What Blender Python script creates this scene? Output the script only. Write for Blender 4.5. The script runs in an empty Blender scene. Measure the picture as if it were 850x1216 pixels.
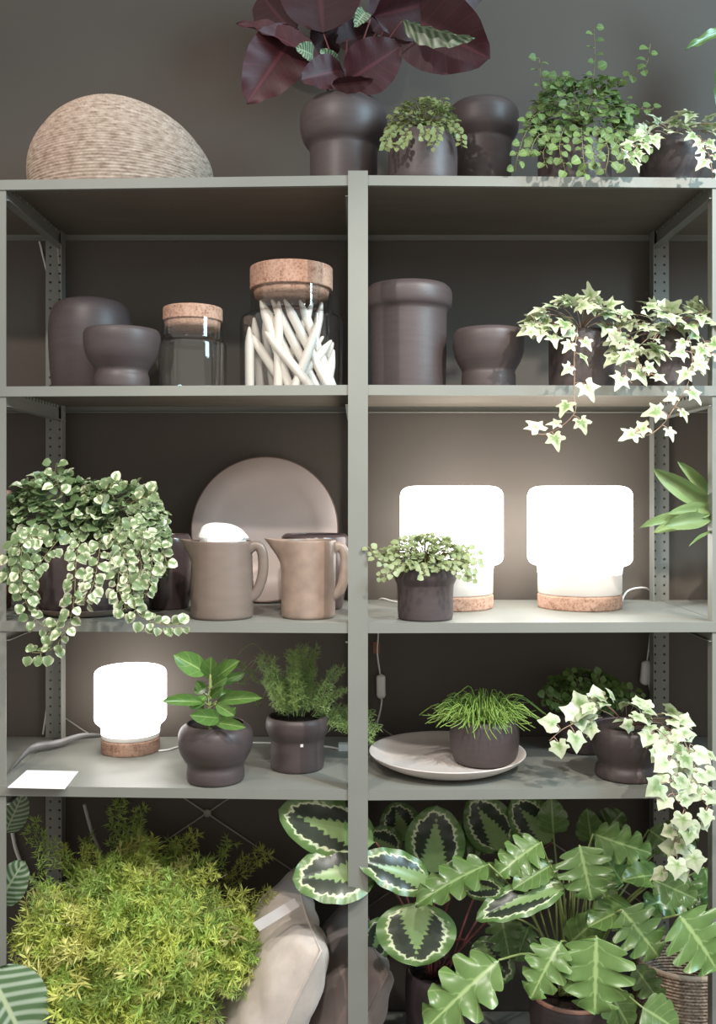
import bpy, math, random
from mathutils import Vector, Matrix
from math import sin, cos, pi, radians, sqrt

sc = bpy.context.scene
COL = sc.collection
# ------------------------------------------------------------------ camera, world, lights, exposure
F, D, HZ, CX, CZ = 1130.0, 2.26, 587.0, 425.0, 1.55      # focal (px of 850 wide frame), distance to shelf front, horizon row
cam = bpy.data.cameras.new('camera'); camo = bpy.data.objects.new('camera', cam); COL.objects.link(camo)
camo.location = (0, -D, CZ); camo.rotation_euler = (pi / 2, 0, 0)
cam.sensor_fit = 'HORIZONTAL'; cam.sensor_width = 36; cam.lens = 36 * F / 850
cam.shift_y = -(608 - HZ) / 850.0      # vertical shift, in units of the frame's width
cam.clip_start = 0.05
sc.camera = camo
sc.view_settings.view_transform = 'Standard'
sc.view_settings.look = 'None'
sc.view_settings.gamma = 1.0
sc.view_settings.use_curve_mapping = False
sc.view_settings.exposure = 0.35
w = bpy.data.worlds.new('world'); sc.world = w; w.use_nodes = True
w.node_tree.nodes['Background'].inputs[0].default_value = (1.0, 0.93, 0.87, 1)
w.node_tree.nodes['Background'].inputs[1].default_value = 0.60
def spot(loc, aim, power, color, size, angle, blend=0.6):
    l = bpy.data.lights.new('spotlight', 'SPOT'); o = bpy.data.objects.new('spotlight', l); COL.objects.link(o)
    l.energy = power; l.color = color; l.shadow_soft_size = size; l.spot_size = radians(angle); l.spot_blend = blend
    o.location = loc; o.rotation_euler = (Vector(aim) - Vector(loc)).to_track_quat('-Z', 'Y').to_euler()
spot((1.45, -1.55, 3.35), (0.25, 0.1, 0.72), 185, (1.0, 0.92, 0.84), 0.035, 58, 0.45)
spot((-1.0, -1.65, 3.3), (-0.35, 0.1, 1.1), 84, (1.0, 0.92, 0.84), 0.05, 84)
spot((0.15, -2.0, 3.3), (0.1, 0.1, 0.35), 105, (1.0, 0.94, 0.87), 0.05, 58)

al = bpy.data.lights.new('window_daylight', 'AREA'); alo = bpy.data.objects.new('window_daylight', al); COL.objects.link(alo)
al.energy = 88; al.color = (0.54, 0.84, 1.0); al.shape = 'RECTANGLE'; al.size = 0.9; al.size_y = 1.6
alo.location = (2.5, -1.6, 3.2); alo.rotation_euler = (Vector((0.3, 0.4, 2.5)) - alo.location).to_track_quat('-Z', 'Y').to_euler()
def P(px, py, y):
    d = D + y
    return Vector(((px - CX) * d / F, y, CZ + (HZ - py) * d / F))
def M(y):                                   # metres per pixel at depth y
    return (D + y) / F
S1, S2, S3, S4, S5 = 2.308, 1.810, 1.244, 0.847, 0.05   # shelf top surfaces
def stand(pyb, hw, S):                      # depth of the centre of a round base whose front edge shows at row pyb
    df = abs(CZ - S) * F / abs(pyb - HZ)
    return df + hw * df / (F - hw) - D

# ------------------------------------------------------------------ materials
def nt(name):
    m = bpy.data.materials.new(name); m.use_nodes = True
    t = m.node_tree; b = t.nodes['Principled BSDF']
    return m, t, b
def srgb(r, g, b):
    f = lambda c: (c / 255 / 12.92) if c <= 10 else ((c / 255 + 0.055) / 1.055) ** 2.4
    return (f(r), f(g), f(b), 1)
def node(t, typ, **kw):
    n = t.nodes.new(typ)
    for k, v in kw.items():
        if k.startswith('i_'):
            key = k[2:]; key = int(key) if key.isdigit() else key.replace('_', ' ')
            n.inputs[key].default_value = v
        else: setattr(n, k, v)
    return n
def ramp(t, fac, stops, interp='LINEAR'):
    r = t.nodes.new('ShaderNodeValToRGB'); r.color_ramp.interpolation = interp
    e = r.color_ramp.elements
    while len(e) < len(stops): e.new(0.5)
    for i, (p, c) in enumerate(stops): e[i].position = p; e[i].color = c
    t.links.new(fac, r.inputs[0]); return r.outputs[0]
def math_(t, op, a, b=None):
    n = t.nodes.new('ShaderNodeMath'); n.operation = op
    for i, v in enumerate((a, b)):
        if v is None: continue
        if isinstance(v, (int, float)): n.inputs[i].default_value = v
        else: t.links.new(v, n.inputs[i])
    return n.outputs[0]
def mul(c, k): return (min(1, c[0] * k), min(1, c[1] * k), min(1, c[2] * k), 1)
def plain(name, c, rough=0.5, var=0.12, scale=30, bump=0.0, bscale=200, stretch=(1, 1, 1), spec=0.5, sheen=0):
    m, t, b = nt(name)
    tc = node(t, 'ShaderNodeTexCoord'); mp = node(t, 'ShaderNodeMapping'); mp.inputs['Scale'].default_value = stretch
    t.links.new(tc.outputs['Object'], mp.inputs[0])
    n = node(t, 'ShaderNodeTexNoise'); n.inputs['Scale'].default_value = scale; n.inputs['Detail'].default_value = 6
    t.links.new(mp.outputs[0], n.inputs['Vector'])
    t.links.new(ramp(t, n.outputs[0], [(0.3, mul(c, 1 - var)), (0.7, mul(c, 1 + var))]), b.inputs['Base Color'])
    b.inputs['Roughness'].default_value = rough
    b.inputs['Specular IOR Level'].default_value = spec
    if bump:
        n2 = node(t, 'ShaderNodeTexNoise'); n2.inputs['Scale'].default_value = bscale; n2.inputs['Detail'].default_value = 4
        t.links.new(mp.outputs[0], n2.inputs['Vector'])
        bp = node(t, 'ShaderNodeBump'); bp.inputs['Strength'].default_value = bump; bp.inputs['Distance'].default_value = 0.002
        t.links.new(n2.outputs[0], bp.inputs['Height']); t.links.new(bp.outputs[0], b.inputs['Normal'])
    if sheen: b.inputs['Sheen Weight'].default_value = sheen
    return m
MT = {}
MT['wall'] = plain('wall_paint', srgb(83, 76, 69), 0.75, 0.04, 3, 0.08, 300)
MT['floor'] = plain('floor_concrete', srgb(88, 84, 80), 0.7, 0.15, 4, 0.1, 60)
MT['shelf'] = plain('grey_green_shelf_paint', srgb(128, 129, 122), 0.5, 0.05, 6, 0.05, 90)
MT['under'] = plain('galvanised_underside', srgb(118, 110, 98), 0.6, 0.10, 5, 0.05, 60, (1, 4, 1))
MT['pot'] = plain('aubergine_stoneware', srgb(75, 65, 65), 0.48, 0.09, 14, 0.10, 60, (1, 1, 7), 0.5)
MT['pot2'] = plain('dark_glazed_stoneware', srgb(72, 60, 60), 0.22, 0.16, 12, 0.05, 40, (1, 1, 4), 0.5)
MT['terracotta'] = plain('reddish_clay', srgb(150, 106, 88), 0.6, 0.1, 20)
MT['jug'] = plain('taupe_glaze', srgb(120, 106, 97), 0.35, 0.07, 16, 0.06, 40, (1, 1, 3))
MT['jug2'] = plain('speckled_beige_glaze', srgb(152, 132, 119), 0.35, 0.16, 28, 0.06, 60)
MT['plate'] = plain('pinkish_stoneware', srgb(196, 180, 173), 0.4, 0.05, 10)
MT['dish'] = plain('pale_stoneware', srgb(212, 203, 197), 0.4, 0.05, 10)
MT['rimdark'] = plain('bare_clay_rim', srgb(128, 102, 92), 0.5, 0.1, 20)
MT['soil'] = plain('potting_soil', srgb(50, 38, 30), 0.95, 0.5, 120, 1.0, 150)
MT['candle'] = plain('white_wax', srgb(222, 216, 208), 0.45, 0.02, 20)
MT['white'] = plain('white_plastic', srgb(232, 230, 226), 0.4, 0.02, 20)
MT['paper'] = plain('white_paper', srgb(245, 245, 244), 0.6, 0.02, 60, 0.1, 60)
MT['grey_strap'] = plain('grey_vinyl', srgb(118, 116, 116), 0.3, 0.15, 25)
MT['wire'] = plain('galvanised_wire', srgb(160, 156, 148), 0.4, 0.1, 30)
MT['linen'] = plain('beige_linen', srgb(204, 192, 182), 0.9, 0.07, 40, 0.5, 700, sheen=0.2)
MT['taupe_cloth'] = plain('taupe_cotton', srgb(140, 127, 122), 0.9, 0.07, 40, 0.5, 700, sheen=0.2)
MT['tag'] = plain('pale_grey_label', srgb(168, 163, 160), 0.6, 0.04, 40)
MT['brown'] = plain('brown_paper', srgb(140, 92, 62), 0.7, 0.15, 30)
MT['stem'] = plain('green_brown_stem', srgb(120, 118, 76), 0.6, 0.15, 40)
MT['vine'] = plain('reddish_vine', srgb(158, 128, 108), 0.6, 0.12, 40)
MT['petiole'] = plain('pale_green_petiole', srgb(138, 152, 92), 0.45, 0.12, 25)
MT['redstem'] = plain('maroon_petiole', srgb(112, 62, 62), 0.5, 0.15, 25)

def cork():
    m, t, b = nt('cork')
    tc = node(t, 'ShaderNodeTexCoord')
    v = node(t, 'ShaderNodeTexVoronoi'); v.inputs['Scale'].default_value = 170
    n = node(t, 'ShaderNodeTexNoise'); n.inputs['Scale'].default_value = 45; n.inputs['Detail'].default_value = 8
    t.links.new(tc.outputs['Object'], v.inputs['Vector']); t.links.new(tc.outputs['Object'], n.inputs['Vector'])
    s = math_(t, 'ADD', math_(t, 'MULTIPLY', v.outputs['Distance'], 0.5), math_(t, 'MULTIPLY', n.outputs[0], 0.8))
    t.links.new(ramp(t, s, [(0.35, srgb(122, 86, 68)), (0.55, srgb(168, 130, 110)), (0.8, srgb(186, 152, 132))]), b.inputs['Base Color'])
    b.inputs['Roughness'].default_value = 0.85
    bp = node(t, 'ShaderNodeBump'); bp.inputs['Strength'].default_value = 0.4; bp.inputs['Distance'].default_value = 0.002
    t.links.new(s, bp.inputs['Height']); t.links.new(bp.outputs[0], b.inputs['Normal'])
    return m
MT['cork'] = cork()
def glass():
    m, t, b = nt('clear_glass'); t.nodes.remove(b)
    out = [n for n in t.nodes if n.type == 'OUTPUT_MATERIAL'][0]
    tr = node(t, 'ShaderNodeBsdfTransparent'); gl = node(t, 'ShaderNodeBsdfGlossy'); gl.inputs['Roughness'].default_value = 0.03
    lw = node(t, 'ShaderNodeLayerWeight'); lw.inputs['Blend'].default_value = 0.35
    t.links.new(ramp(t, lw.outputs['Facing'], [(0, (0.965, 0.975, 0.97, 1)), (0.6, (0.93, 0.945, 0.94, 1)), (1, (0.80, 0.82, 0.82, 1))]), tr.inputs[0])
    fr = node(t, 'ShaderNodeMath'); fr.operation = 'MULTIPLY_ADD'; fr.inputs[1].default_value = 0.8; fr.inputs[2].default_value = 0.07
    l2 = node(t, 'ShaderNodeLayerWeight'); l2.inputs['Blend'].default_value = 0.5
    t.links.new(math_(t, 'POWER', l2.outputs['Facing'], 2.6), fr.inputs[0])
    mx = node(t, 'ShaderNodeMixShader')
    t.links.new(fr.outputs[0], mx.inputs[0]); t.links.new(tr.outputs[0], mx.inputs[1]); t.links.new(gl.outputs[0], mx.inputs[2])
    t.links.new(mx.outputs[0], out.inputs[0]); return m
MT['glass'] = glass()
def glow(name, s, c):
    m, t, b = nt(name)
    b.inputs['Base Color'].default_value = (0.85, 0.84, 0.82, 1); b.inputs['Roughness'].default_value = 0.25
    if s < 1: b.inputs['Base Color'].default_value = (0.52, 0.48, 0.44, 1)
    b.inputs['Emission Color'].default_value = c; b.inputs['Emission Strength'].default_value = s
    return m
MT['opal'] = glow('lit_opal_glass', 5.2, (1, 0.965, 0.92, 1))
MT['opal_low'] = glow('lit_frosted_glass', 0.16, (1, 0.95, 0.88, 1))
def grass(name, c1, c2, c3):
    m, t, b = nt(name)
    uv = node(t, 'ShaderNodeUVMap'); sx = node(t, 'ShaderNodeSeparateXYZ'); t.links.new(uv.outputs[0], sx.inputs[0])
    n = node(t, 'ShaderNodeTexNoise'); n.inputs['Scale'].default_value = 14; n.inputs['Detail'].default_value = 3
    cm = node(t, 'ShaderNodeCombineXYZ')
    t.links.new(math_(t, 'MULTIPLY', sx.outputs[0], 46), cm.inputs[0]); t.links.new(math_(t, 'MULTIPLY', sx.outputs[1], 60), cm.inputs[1])
    n.inputs['Scale'].default_value = 0.9
    t.links.new(cm.outputs[0], n.inputs['Vector'])
    t.links.new(ramp(t, n.outputs[0], [(0.3, c1), (0.5, c2), (0.7, c3)]), b.inputs['Base Color'])
    b.inputs['Roughness'].default_value = 0.75; return m
MT['seagrass'] = grass('woven_seagrass', srgb(132, 112, 98), srgb(168, 149, 134), srgb(190, 174, 160))
MT['wicker'] = grass('woven_rush', srgb(96, 80, 68), srgb(150, 128, 110), srgb(190, 168, 146))

def leafmat(name, build, rough=0.4, trans=0.18, vary=0.25):
    """build(t, u, v, rnd) -> colour socket; u runs along the leaf, v = -1..1 across it"""
    m, t, b = nt(name)
    out = [n for n in t.nodes if n.type == 'OUTPUT_MATERIAL'][0]
    uv = node(t, 'ShaderNodeUVMap'); sx = node(t, 'ShaderNodeSeparateXYZ'); t.links.new(uv.outputs[0], sx.inputs[0])
    v = math_(t, 'SUBTRACT', math_(t, 'MULTIPLY', sx.outputs[1], 2.0), 1.0)
    oi = node(t, 'ShaderNodeObjectInfo')
    c = build(t, sx.outputs[0], v, oi.outputs['Random'])
    hs = node(t, 'ShaderNodeHueSaturation')
    t.links.new(math_(t, 'ADD', math_(t, 'MULTIPLY', oi.outputs['Random'], vary * 2), 1 - vary), hs.inputs['Value'])
    t.links.new(c, hs.inputs['Color'])
    t.links.new(hs.outputs[0], b.inputs['Base Color']); b.inputs['Roughness'].default_value = rough
    tl = node(t, 'ShaderNodeBsdfTranslucent'); t.links.new(hs.outputs[0], tl.inputs[0])
    mx = node(t, 'ShaderNodeMixShader'); mx.inputs[0].default_value = trans
    t.links.new(b.outputs[0], mx.inputs[1]); t.links.new(tl.outputs[0], mx.inputs[2]); t.links.new(mx.outputs[0], out.inputs[0])
    return m
def tnoise(t, scale, coord='Object'):
    tc = node(t, 'ShaderNodeTexCoord'); n = node(t, 'ShaderNodeTexNoise'); n.inputs['Scale'].default_value = scale; n.inputs['Detail'].default_value = 3
    t.links.new(tc.outputs[coord], n.inputs['Vector']); return n.outputs[0]
def veins(t, u, v, n, slant):
    a = math_(t, 'ABSOLUTE', v)
    f = math_(t, 'FRACT', math_(t, 'SUBTRACT', math_(t, 'MULTIPLY', u, n), math_(t, 'MULTIPLY', a, slant)))
    return math_(t, 'ABSOLUTE', math_(t, 'SUBTRACT', f, 0.5)), a
def mixc(t, fac, a, b):
    n = node(t, 'ShaderNodeMix'); n.data_type = 'RGBA'
    t.links.new(fac, n.inputs[0])
    for i, c in ((6, a), (7, b)):
        if isinstance(c, tuple): n.inputs[i].default_value = c
        else: t.links.new(c, n.inputs[i])
    return n.outputs[2]
def b_green(base, dark, vein, n=7, slant=1.4):
    def f(t, u, v, r):
        k, a = veins(t, u, v, n, slant)
        c = mixc(t, tnoise(t, 4), dark, base)
        side = ramp(t, k, [(0.0, (0.45,) * 3 + (1,)), (0.07, (0, 0, 0, 1))])
        c = mixc(t, side, c, vein)
        mid = ramp(t, a, [(0.03, (0.9,) * 3 + (1,)), (0.09, (0, 0, 0, 1))])
        return mixc(t, mid, c, vein)
    return f
def b_medallion(t, u, v, r):
    k, a = veins(t, u, v, 12, 2.2)
    uu = math_(t, 'ABSOLUTE', math_(t, 'SUBTRACT', math_(t, 'MULTIPLY', u, 2.0), 1.0))
    s = math_(t, 'POWER', math_(t, 'ADD', math_(t, 'POWER', a, 3.0), math_(t, 'POWER', uu, 5.0)), 0.34)
    s = math_(t, 'ADD', s, math_(t, 'MULTIPLY', math_(t, 'SUBTRACT', k, 0.25), 0.13))
    s = math_(t, 'ADD', s, math_(t, 'MULTIPLY', math_(t, 'SUBTRACT', tnoise(t, 8), 0.5), 0.5))
    body = ramp(t, s, [(0.45, srgb(48, 56, 44)), (0.62, srgb(58, 66, 50)), (0.655, srgb(204, 212, 176)), (0.70, srgb(206, 216, 174)), (0.76, srgb(100, 128, 74)), (1.0, srgb(84, 114, 60))])
    fw = math_(t, 'MULTIPLY', math_(t, 'SUBTRACT', 0.86, u), 0.72)        # the pale feather narrows to the tip
    fs = math_(t, 'SUBTRACT', math_(t, 'ADD', math_(t, 'ADD', a, math_(t, 'MULTIPLY', math_(t, 'SUBTRACT', tnoise(t, 9), 0.5), 0.3)), math_(t, 'MULTIPLY', k, 0.24)), fw)
    fe = ramp(t, fs, [(0.02, (1, 1, 1, 1)), (0.07, (0, 0, 0, 1))])
    feather = mixc(t, tnoise(t, 6), srgb(112, 140, 86), srgb(150, 174, 116))
    return mixc(t, fe, body, feather)
def b_stripe(t, u, v, r):
    k, a = veins(t, u, v, 9, 1.6)
    c = ramp(t, k, [(0.1, srgb(84, 110, 74)), (0.20, srgb(90, 116, 80)), (0.34, srgb(150, 166, 142)), (0.5, srgb(164, 178, 156))])
    mid = ramp(t, a, [(0.03, (1, 1, 1, 1)), (0.08, (0, 0, 0, 1))])
    return mixc(t, mid, c, srgb(176, 188, 150))
def b_ivy(t, u, v, r):                       # u = 0 at the heart of the leaf, 1 at its margin
    s = math_(t, 'ADD', u, math_(t, 'MULTIPLY', math_(t, 'SUBTRACT', tnoise(t, 2.6), 0.5), 1.5))
    s = math_(t, 'ADD', s, math_(t, 'MULTIPLY', math_(t, 'SUBTRACT', r, 0.5), 0.5))
    return ramp(t, s, [(0.05, srgb(120, 146, 88)), (0.25, srgb(152, 172, 118)), (0.48, srgb(182, 192, 156)), (0.9, srgb(196, 202, 172))])
def b_ficus(t, u, v, r):
    a = math_(t, 'ADD', math_(t, 'MULTIPLY', math_(t, 'ABSOLUTE', v), 0.6), 0.2)
    s = math_(t, 'ADD', a, math_(t, 'MULTIPLY', math_(t, 'SUBTRACT', tnoise(t, 2.2), 0.5), 2.4))
    s = math_(t, 'ADD', s, math_(t, 'MULTIPLY', math_(t, 'SUBTRACT', r, 0.5), 0.5))
    return ramp(t, s, [(0.32, srgb(112, 136, 90)), (0.55, srgb(148, 166, 122)), (0.72, srgb(208, 212, 180)), (0.95, srgb(226, 226, 202))])
def flat2(a, b, sc_=6):
    return lambda t, u, v, r: mixc(t, tnoise(t, sc_), a, b)
MT['l_maroon'] = leafmat('maroon_leaf', b_green(srgb(66, 18, 28), srgb(46, 13, 20), srgb(86, 38, 46), 8, 1.2), 0.55, 0.08, 0.2)
MT['l_pale'] = leafmat('silver_green_leaf', b_stripe, 0.35, 0.15, 0.15)
MT['l_medal'] = leafmat('medallion_leaf', b_medallion, 0.3, 0.1, 0.12)
MT['l_stripe'] = leafmat('striped_leaf', b_stripe, 0.35, 0.15, 0.1)
MT['l_philo'] = leafmat('philodendron_leaf', b_green(srgb(108, 136, 74), srgb(74, 102, 52), srgb(148, 170, 110), 5, 1.0), 0.27, 0.12, 0.26)
MT['l_ivy'] = leafmat('cream_ivy_leaf', b_ivy, 0.45, 0.18, 0.12)
MT['l_ficus'] = leafmat('variegated_ficus_leaf', b_ficus, 0.42, 0.18, 0.18)
MT['l_fig'] = leafmat('creeping_fig_leaf', b_green(srgb(116, 140, 78), srgb(78, 104, 56), srgb(140, 160, 98), 4, 1), 0.6, 0.22, 0.28)
MT['l_clusia'] = leafmat('clusia_leaf', b_green(srgb(104, 140, 70), srgb(76, 112, 54), srgb(150, 176, 104), 3, 1), 0.28, 0.2, 0.2)
MT['l_stag'] = leafmat('staghorn_leaf', flat2(srgb(106, 134, 76), srgb(150, 168, 118), 3), 0.4, 0.25, 0.15)
MT['l_small'] = leafmat('small_pale_leaf', flat2(srgb(158, 168, 112), srgb(106, 124, 74), 40), 0.45, 0.25, 0.1)
MT['l_small2'] = leafmat('small_olive_leaf', flat2(srgb(176, 184, 140), srgb(112, 132, 82), 40), 0.45, 0.25, 0.1)
MT['l_dark'] = leafmat('small_green_leaf', flat2(srgb(120, 150, 78), srgb(78, 106, 56), 30), 0.45, 0.2, 0.1)
MT['needle'] = leafmat('asparagus_needle', flat2(srgb(216, 222, 120), srgb(190, 204, 102), 3), 0.55, 0.3, 0.28)
MT['needle_g'] = leafmat('greener_asparagus_needle', flat2(srgb(182, 204, 108), srgb(160, 188, 98), 3), 0.55, 0.3, 0.28)
MT['needle_b'] = leafmat('withering_asparagus_needle', flat2(srgb(218, 212, 140), srgb(204, 206, 120), 3), 0.5, 0.3, 0.3)
MT['needle_d'] = leafmat('feathery_needle', flat2(srgb(164, 188, 116), srgb(134, 162, 98), 5), 0.5, 0.3, 0.2)
MT['rhips'] = leafmat('rhipsalis_stem', flat2(srgb(158, 186, 92), srgb(112, 150, 66), 30), 0.45, 0.1, 0.1)

# ------------------------------------------------------------------ mesh helpers
class MB:
    def __init__(s): s.v = []; s.f = []; s.uv = []
    def add(s, vs, fs, uvs=None):
        b = len(s.v); s.v += [tuple(p) for p in vs]; s.f += [tuple(i + b for i in f) for f in fs]
        s.uv += list(uvs) if uvs else [(0.5, 0.5)] * len(vs)
    def box(s, x0, x1, y0, y1, z0, z1):
        s.add([(x0, y0, z0), (x1, y0, z0), (x1, y1, z0), (x0, y1, z0), (x0, y0, z1), (x1, y0, z1), (x1, y1, z1), (x0, y1, z1)],
              [(0, 3, 2, 1), (4, 5, 6, 7), (0, 1, 5, 4), (1, 2, 6, 5), (2, 3, 7, 6), (3, 0, 4, 7)])
    def grid(s, fn, nu, nv, wrap=False):
        vs = []; uvs = []
        for i in range(nu + 1):
            for j in range(nv + (0 if wrap else 1)):
                vs.append(fn(i / nu, j / nv)); uvs.append((i / nu, j / nv))
        W = nv if wrap else nv + 1; fs = []
        for i in range(nu):
            for j in range(nv):
                k = (j + 1) % W if wrap else j + 1
                fs.append((i * W + j, i * W + k, (i + 1) * W + k, (i + 1) * W + j))
        s.add(vs, fs, uvs)
    def lathe(s, prof, c, seg=56, deform=None):
        n = len(prof); vs = []; uvs = []
        for i, (r, z) in enumerate(prof):
            for j in range(seg):
                a = 2 * pi * j / seg
                p = Vector((r * cos(a), r * sin(a), z))
                if deform: p = deform(p, a)
                vs.append((c[0] + p.x, c[1] + p.y, c[2] + p.z)); uvs.append((i / n, j / seg))
        fs = [(i * seg + j, i * seg + (j + 1) % seg, (i + 1) * seg + (j + 1) % seg, (i + 1) * seg + j) for i in range(n - 1) for j in range(seg)]
        s.add(vs, fs, uvs)
    def tube(s, pts, r, seg=6, r1=None, flat=1.0):
        pts = [Vector(p) for p in pts]; n = len(pts)
        if n < 2: return
        up = Vector((0, 0, 1)); vs = []; prev = None
        for i, p in enumerate(pts):
            d = (pts[min(i + 1, n - 1)] - pts[max(i - 1, 0)]).normalized()
            a = prev if prev is not None else (up if abs(d.z) < 0.9 else Vector((1, 0, 0)))
            x = d.cross(a)
            if x.length < 1e-5: x = d.cross(Vector((0.3, 1, 0.2)))
            x.normalize(); y = x.cross(d).normalized(); prev = y
            rr = r + ((r1 if r1 is not None else r) - r) * i / (n - 1)
            for k in range(seg):
                q = 2 * pi * k / seg
                vs.append(p + x * (rr * cos(q)) + y * (rr * sin(q) * flat))
        fs = [(i * seg + k, i * seg + (k + 1) % seg, (i + 1) * seg + (k + 1) % seg, (i + 1) * seg + k) for i in range(n - 1) for k in range(seg)]
        fs += [tuple(range(seg - 1, -1, -1)), tuple((n - 1) * seg + k for k in range(seg))]
        s.add(vs, fs)
    def mesh(s, name, mat, smooth=True, off=(0, 0, 0)):
        me = bpy.data.meshes.new(name)
        me.from_pydata([(p[0] - off[0], p[1] - off[1], p[2] - off[2]) for p in s.v], [], s.f)
        uvl = me.uv_layers.new(name='UVMap')
        li = [0] * len(me.loops); me.loops.foreach_get('vertex_index', li)
        flat = [c for i in li for c in s.uv[i]]
        uvl.data.foreach_set('uv', flat)
        if smooth: me.polygons.foreach_set('use_smooth', [True] * len(me.polygons))
        me.materials.append(mat if not isinstance(mat, str) else MT[mat]); me.update()
        return me
    def build(s, name, mat, parent=None, smooth=True, label=None, kind=None, weld=False):
        off = parent['_o'] if parent is not None and '_o' in parent else (0, 0, 0)
        me = s.mesh(name, mat, smooth, off)
        o = bpy.data.objects.new(name, me); COL.objects.link(o)
        if parent is not None: o.parent = parent
        if label: o['label'] = label
        if kind: o['kind'] = kind
        return o
def edge_split(o, ang=40):
    md = o.modifiers.new('edges', 'EDGE_SPLIT'); md.split_angle = radians(ang)
def thing(name, label, cat, loc, group=None):
    o = bpy.data.objects.new(name, None); COL.objects.link(o); o.location = loc
    o['_o'] = [loc[0], loc[1], loc[2]]; o['label'] = label; o['category'] = cat; o.empty_display_size = 0.02
    if group: o['group'] = group
    return o
def tag(o, label, cat, group=None):
    o['label'] = label; o['category'] = cat
    if group: o['group'] = group
    return o
def sub(o, part):                        # let a part carry its thing's offset so that sub-parts land right
    part['_o'] = o['_o']; return part
def chaikin(p, n=3):
    for _ in range(n):
        q = [p[0]]
        for a, b in zip(p, p[1:]):
            q.append((a[0] * .75 + b[0] * .25, a[1] * .75 + b[1] * .25)); q.append((a[0] * .25 + b[0] * .75, a[1] * .25 + b[1] * .75))
        q.append(p[-1]); p = q
    return p
def catmull(pts, n=6):
    pts = [Vector(p) for p in pts]; out = []
    for i in range(len(pts) - 1):
        p0 = pts[max(i - 1, 0)]; p1 = pts[i]; p2 = pts[i + 1]; p3 = pts[min(i + 2, len(pts) - 1)]
        for k in range(n):
            t = k / n
            out.append(0.5 * ((2 * p1) + (p2 - p0) * t + (2 * p0 - 5 * p1 + 4 * p2 - p3) * t * t + (3 * p1 - p0 - 3 * p2 + p3) * t ** 3))
    out.append(pts[-1]); return out

# ------------------------------------------------------------------ setting
def struct(name, mb, mat):
    o = mb.build(name, mat, smooth=False); o['kind'] = 'structure'; return o
b = MB(); b.box(-3.2, 3.2, 0.512, 0.63, 0, 3.7); struct('wall_back', b, 'wall')
b = MB(); b.box(-3.2, 3.2, -3.2, 0.72, -0.08, 0); struct('floor', b, 'floor')

# ------------------------------------------------------------------ shelving unit (four bays, the outer two mostly outside the frame)
unit = thing('shelving_unit', 'grey-green steel shelving unit with perforated posts standing against the dark wall', 'shelving', (0, 0, 0))
BW, DEP, LIP = 0.873, 0.50, 0.024
def yaw(x, y): return y + (0.040 * -x if x < 0 else 0.022 * x) * (1 - y / 0.50)
def warp(mb):
    mb.v = [(p[0], yaw(p[0], p[1]), p[2]) for p in mb.v]; return mb
XS = [(-2 * BW, -BW), (-BW, 0), (0, BW), (BW, 2 * BW)]
for z in (S1, S2, S3, S4, S5):
    for x0, x1 in XS:
        g = 0.0015; m = MB()
        m.box(x0 + g, x1 - g, 0, DEP, z - 0.003, z)                      # deck
        m.box(x0 + g, x1 - g, 0, 0.002, z - LIP, z - 0.003)              # front lip
        m.box(x0 + g, x1 - g, DEP - 0.002, DEP, z - LIP, z - 0.003)      # back lip
        m.box(x0 + g, x1 - g, 0.002, 0.014, z - LIP, z - LIP + 0.002)    # returns
        m.box(x0 + g, x1 - g, DEP - 0.014, DEP - 0.002, z - LIP, z - LIP + 0.002)
        warp(m).build('shelf_board', 'shelf', unit, False)
        u = MB(); u.box(x0 + 0.02, x1 - 0.02, 0.004, DEP - 0.004, z - 0.006, z - 0.0035)
        warp(u).build('underside_panel', 'under', unit, False, label='unpainted underside of a shelf board')
def holed_flange(mb, x0, x1, z0, z1, y, pitch=0.05):
    """front-facing strip with two staggered columns of punched holes"""
    xm = (x0 + x1) / 2; th = 0.0022; r = 0.0036
    for ci, (a, c) in enumerate(((x0, xm), (xm, x1))):
        z = z0
        while z < z1 - 1e-6:
            h = min(pitch / 2 * 1.0, z1 - z); zc = z + h / 2; xc = (a + c) / 2
            outer = [(c, zc), (c, z + h), (xc, z + h), (a, z + h), (a, zc), (a, z), (xc, z), (c, z)]
            inner = [(xc + r * cos(k * pi / 4), zc + r * sin(k * pi / 4)) for k in range(8)]
            vs = [(p[0], y, p[1]) for p in outer] + [(p[0], y, p[1]) for p in inner] + [(p[0], y + th, p[1]) for p in inner] + [(p[0], y + th, p[1]) for p in outer]
            fs = []
            for k in range(8):
                n = (k + 1) % 8
                fs += [(k, n, 8 + n, 8 + k)[::-1], (8 + k, 8 + n, 16 + n, 16 + k)[::-1], (16 + k, 16 + n, 24 + n, 24 + k)[::-1]]
            mb.add(vs, fs); z += h
TOP = S1 + 0.010
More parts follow.
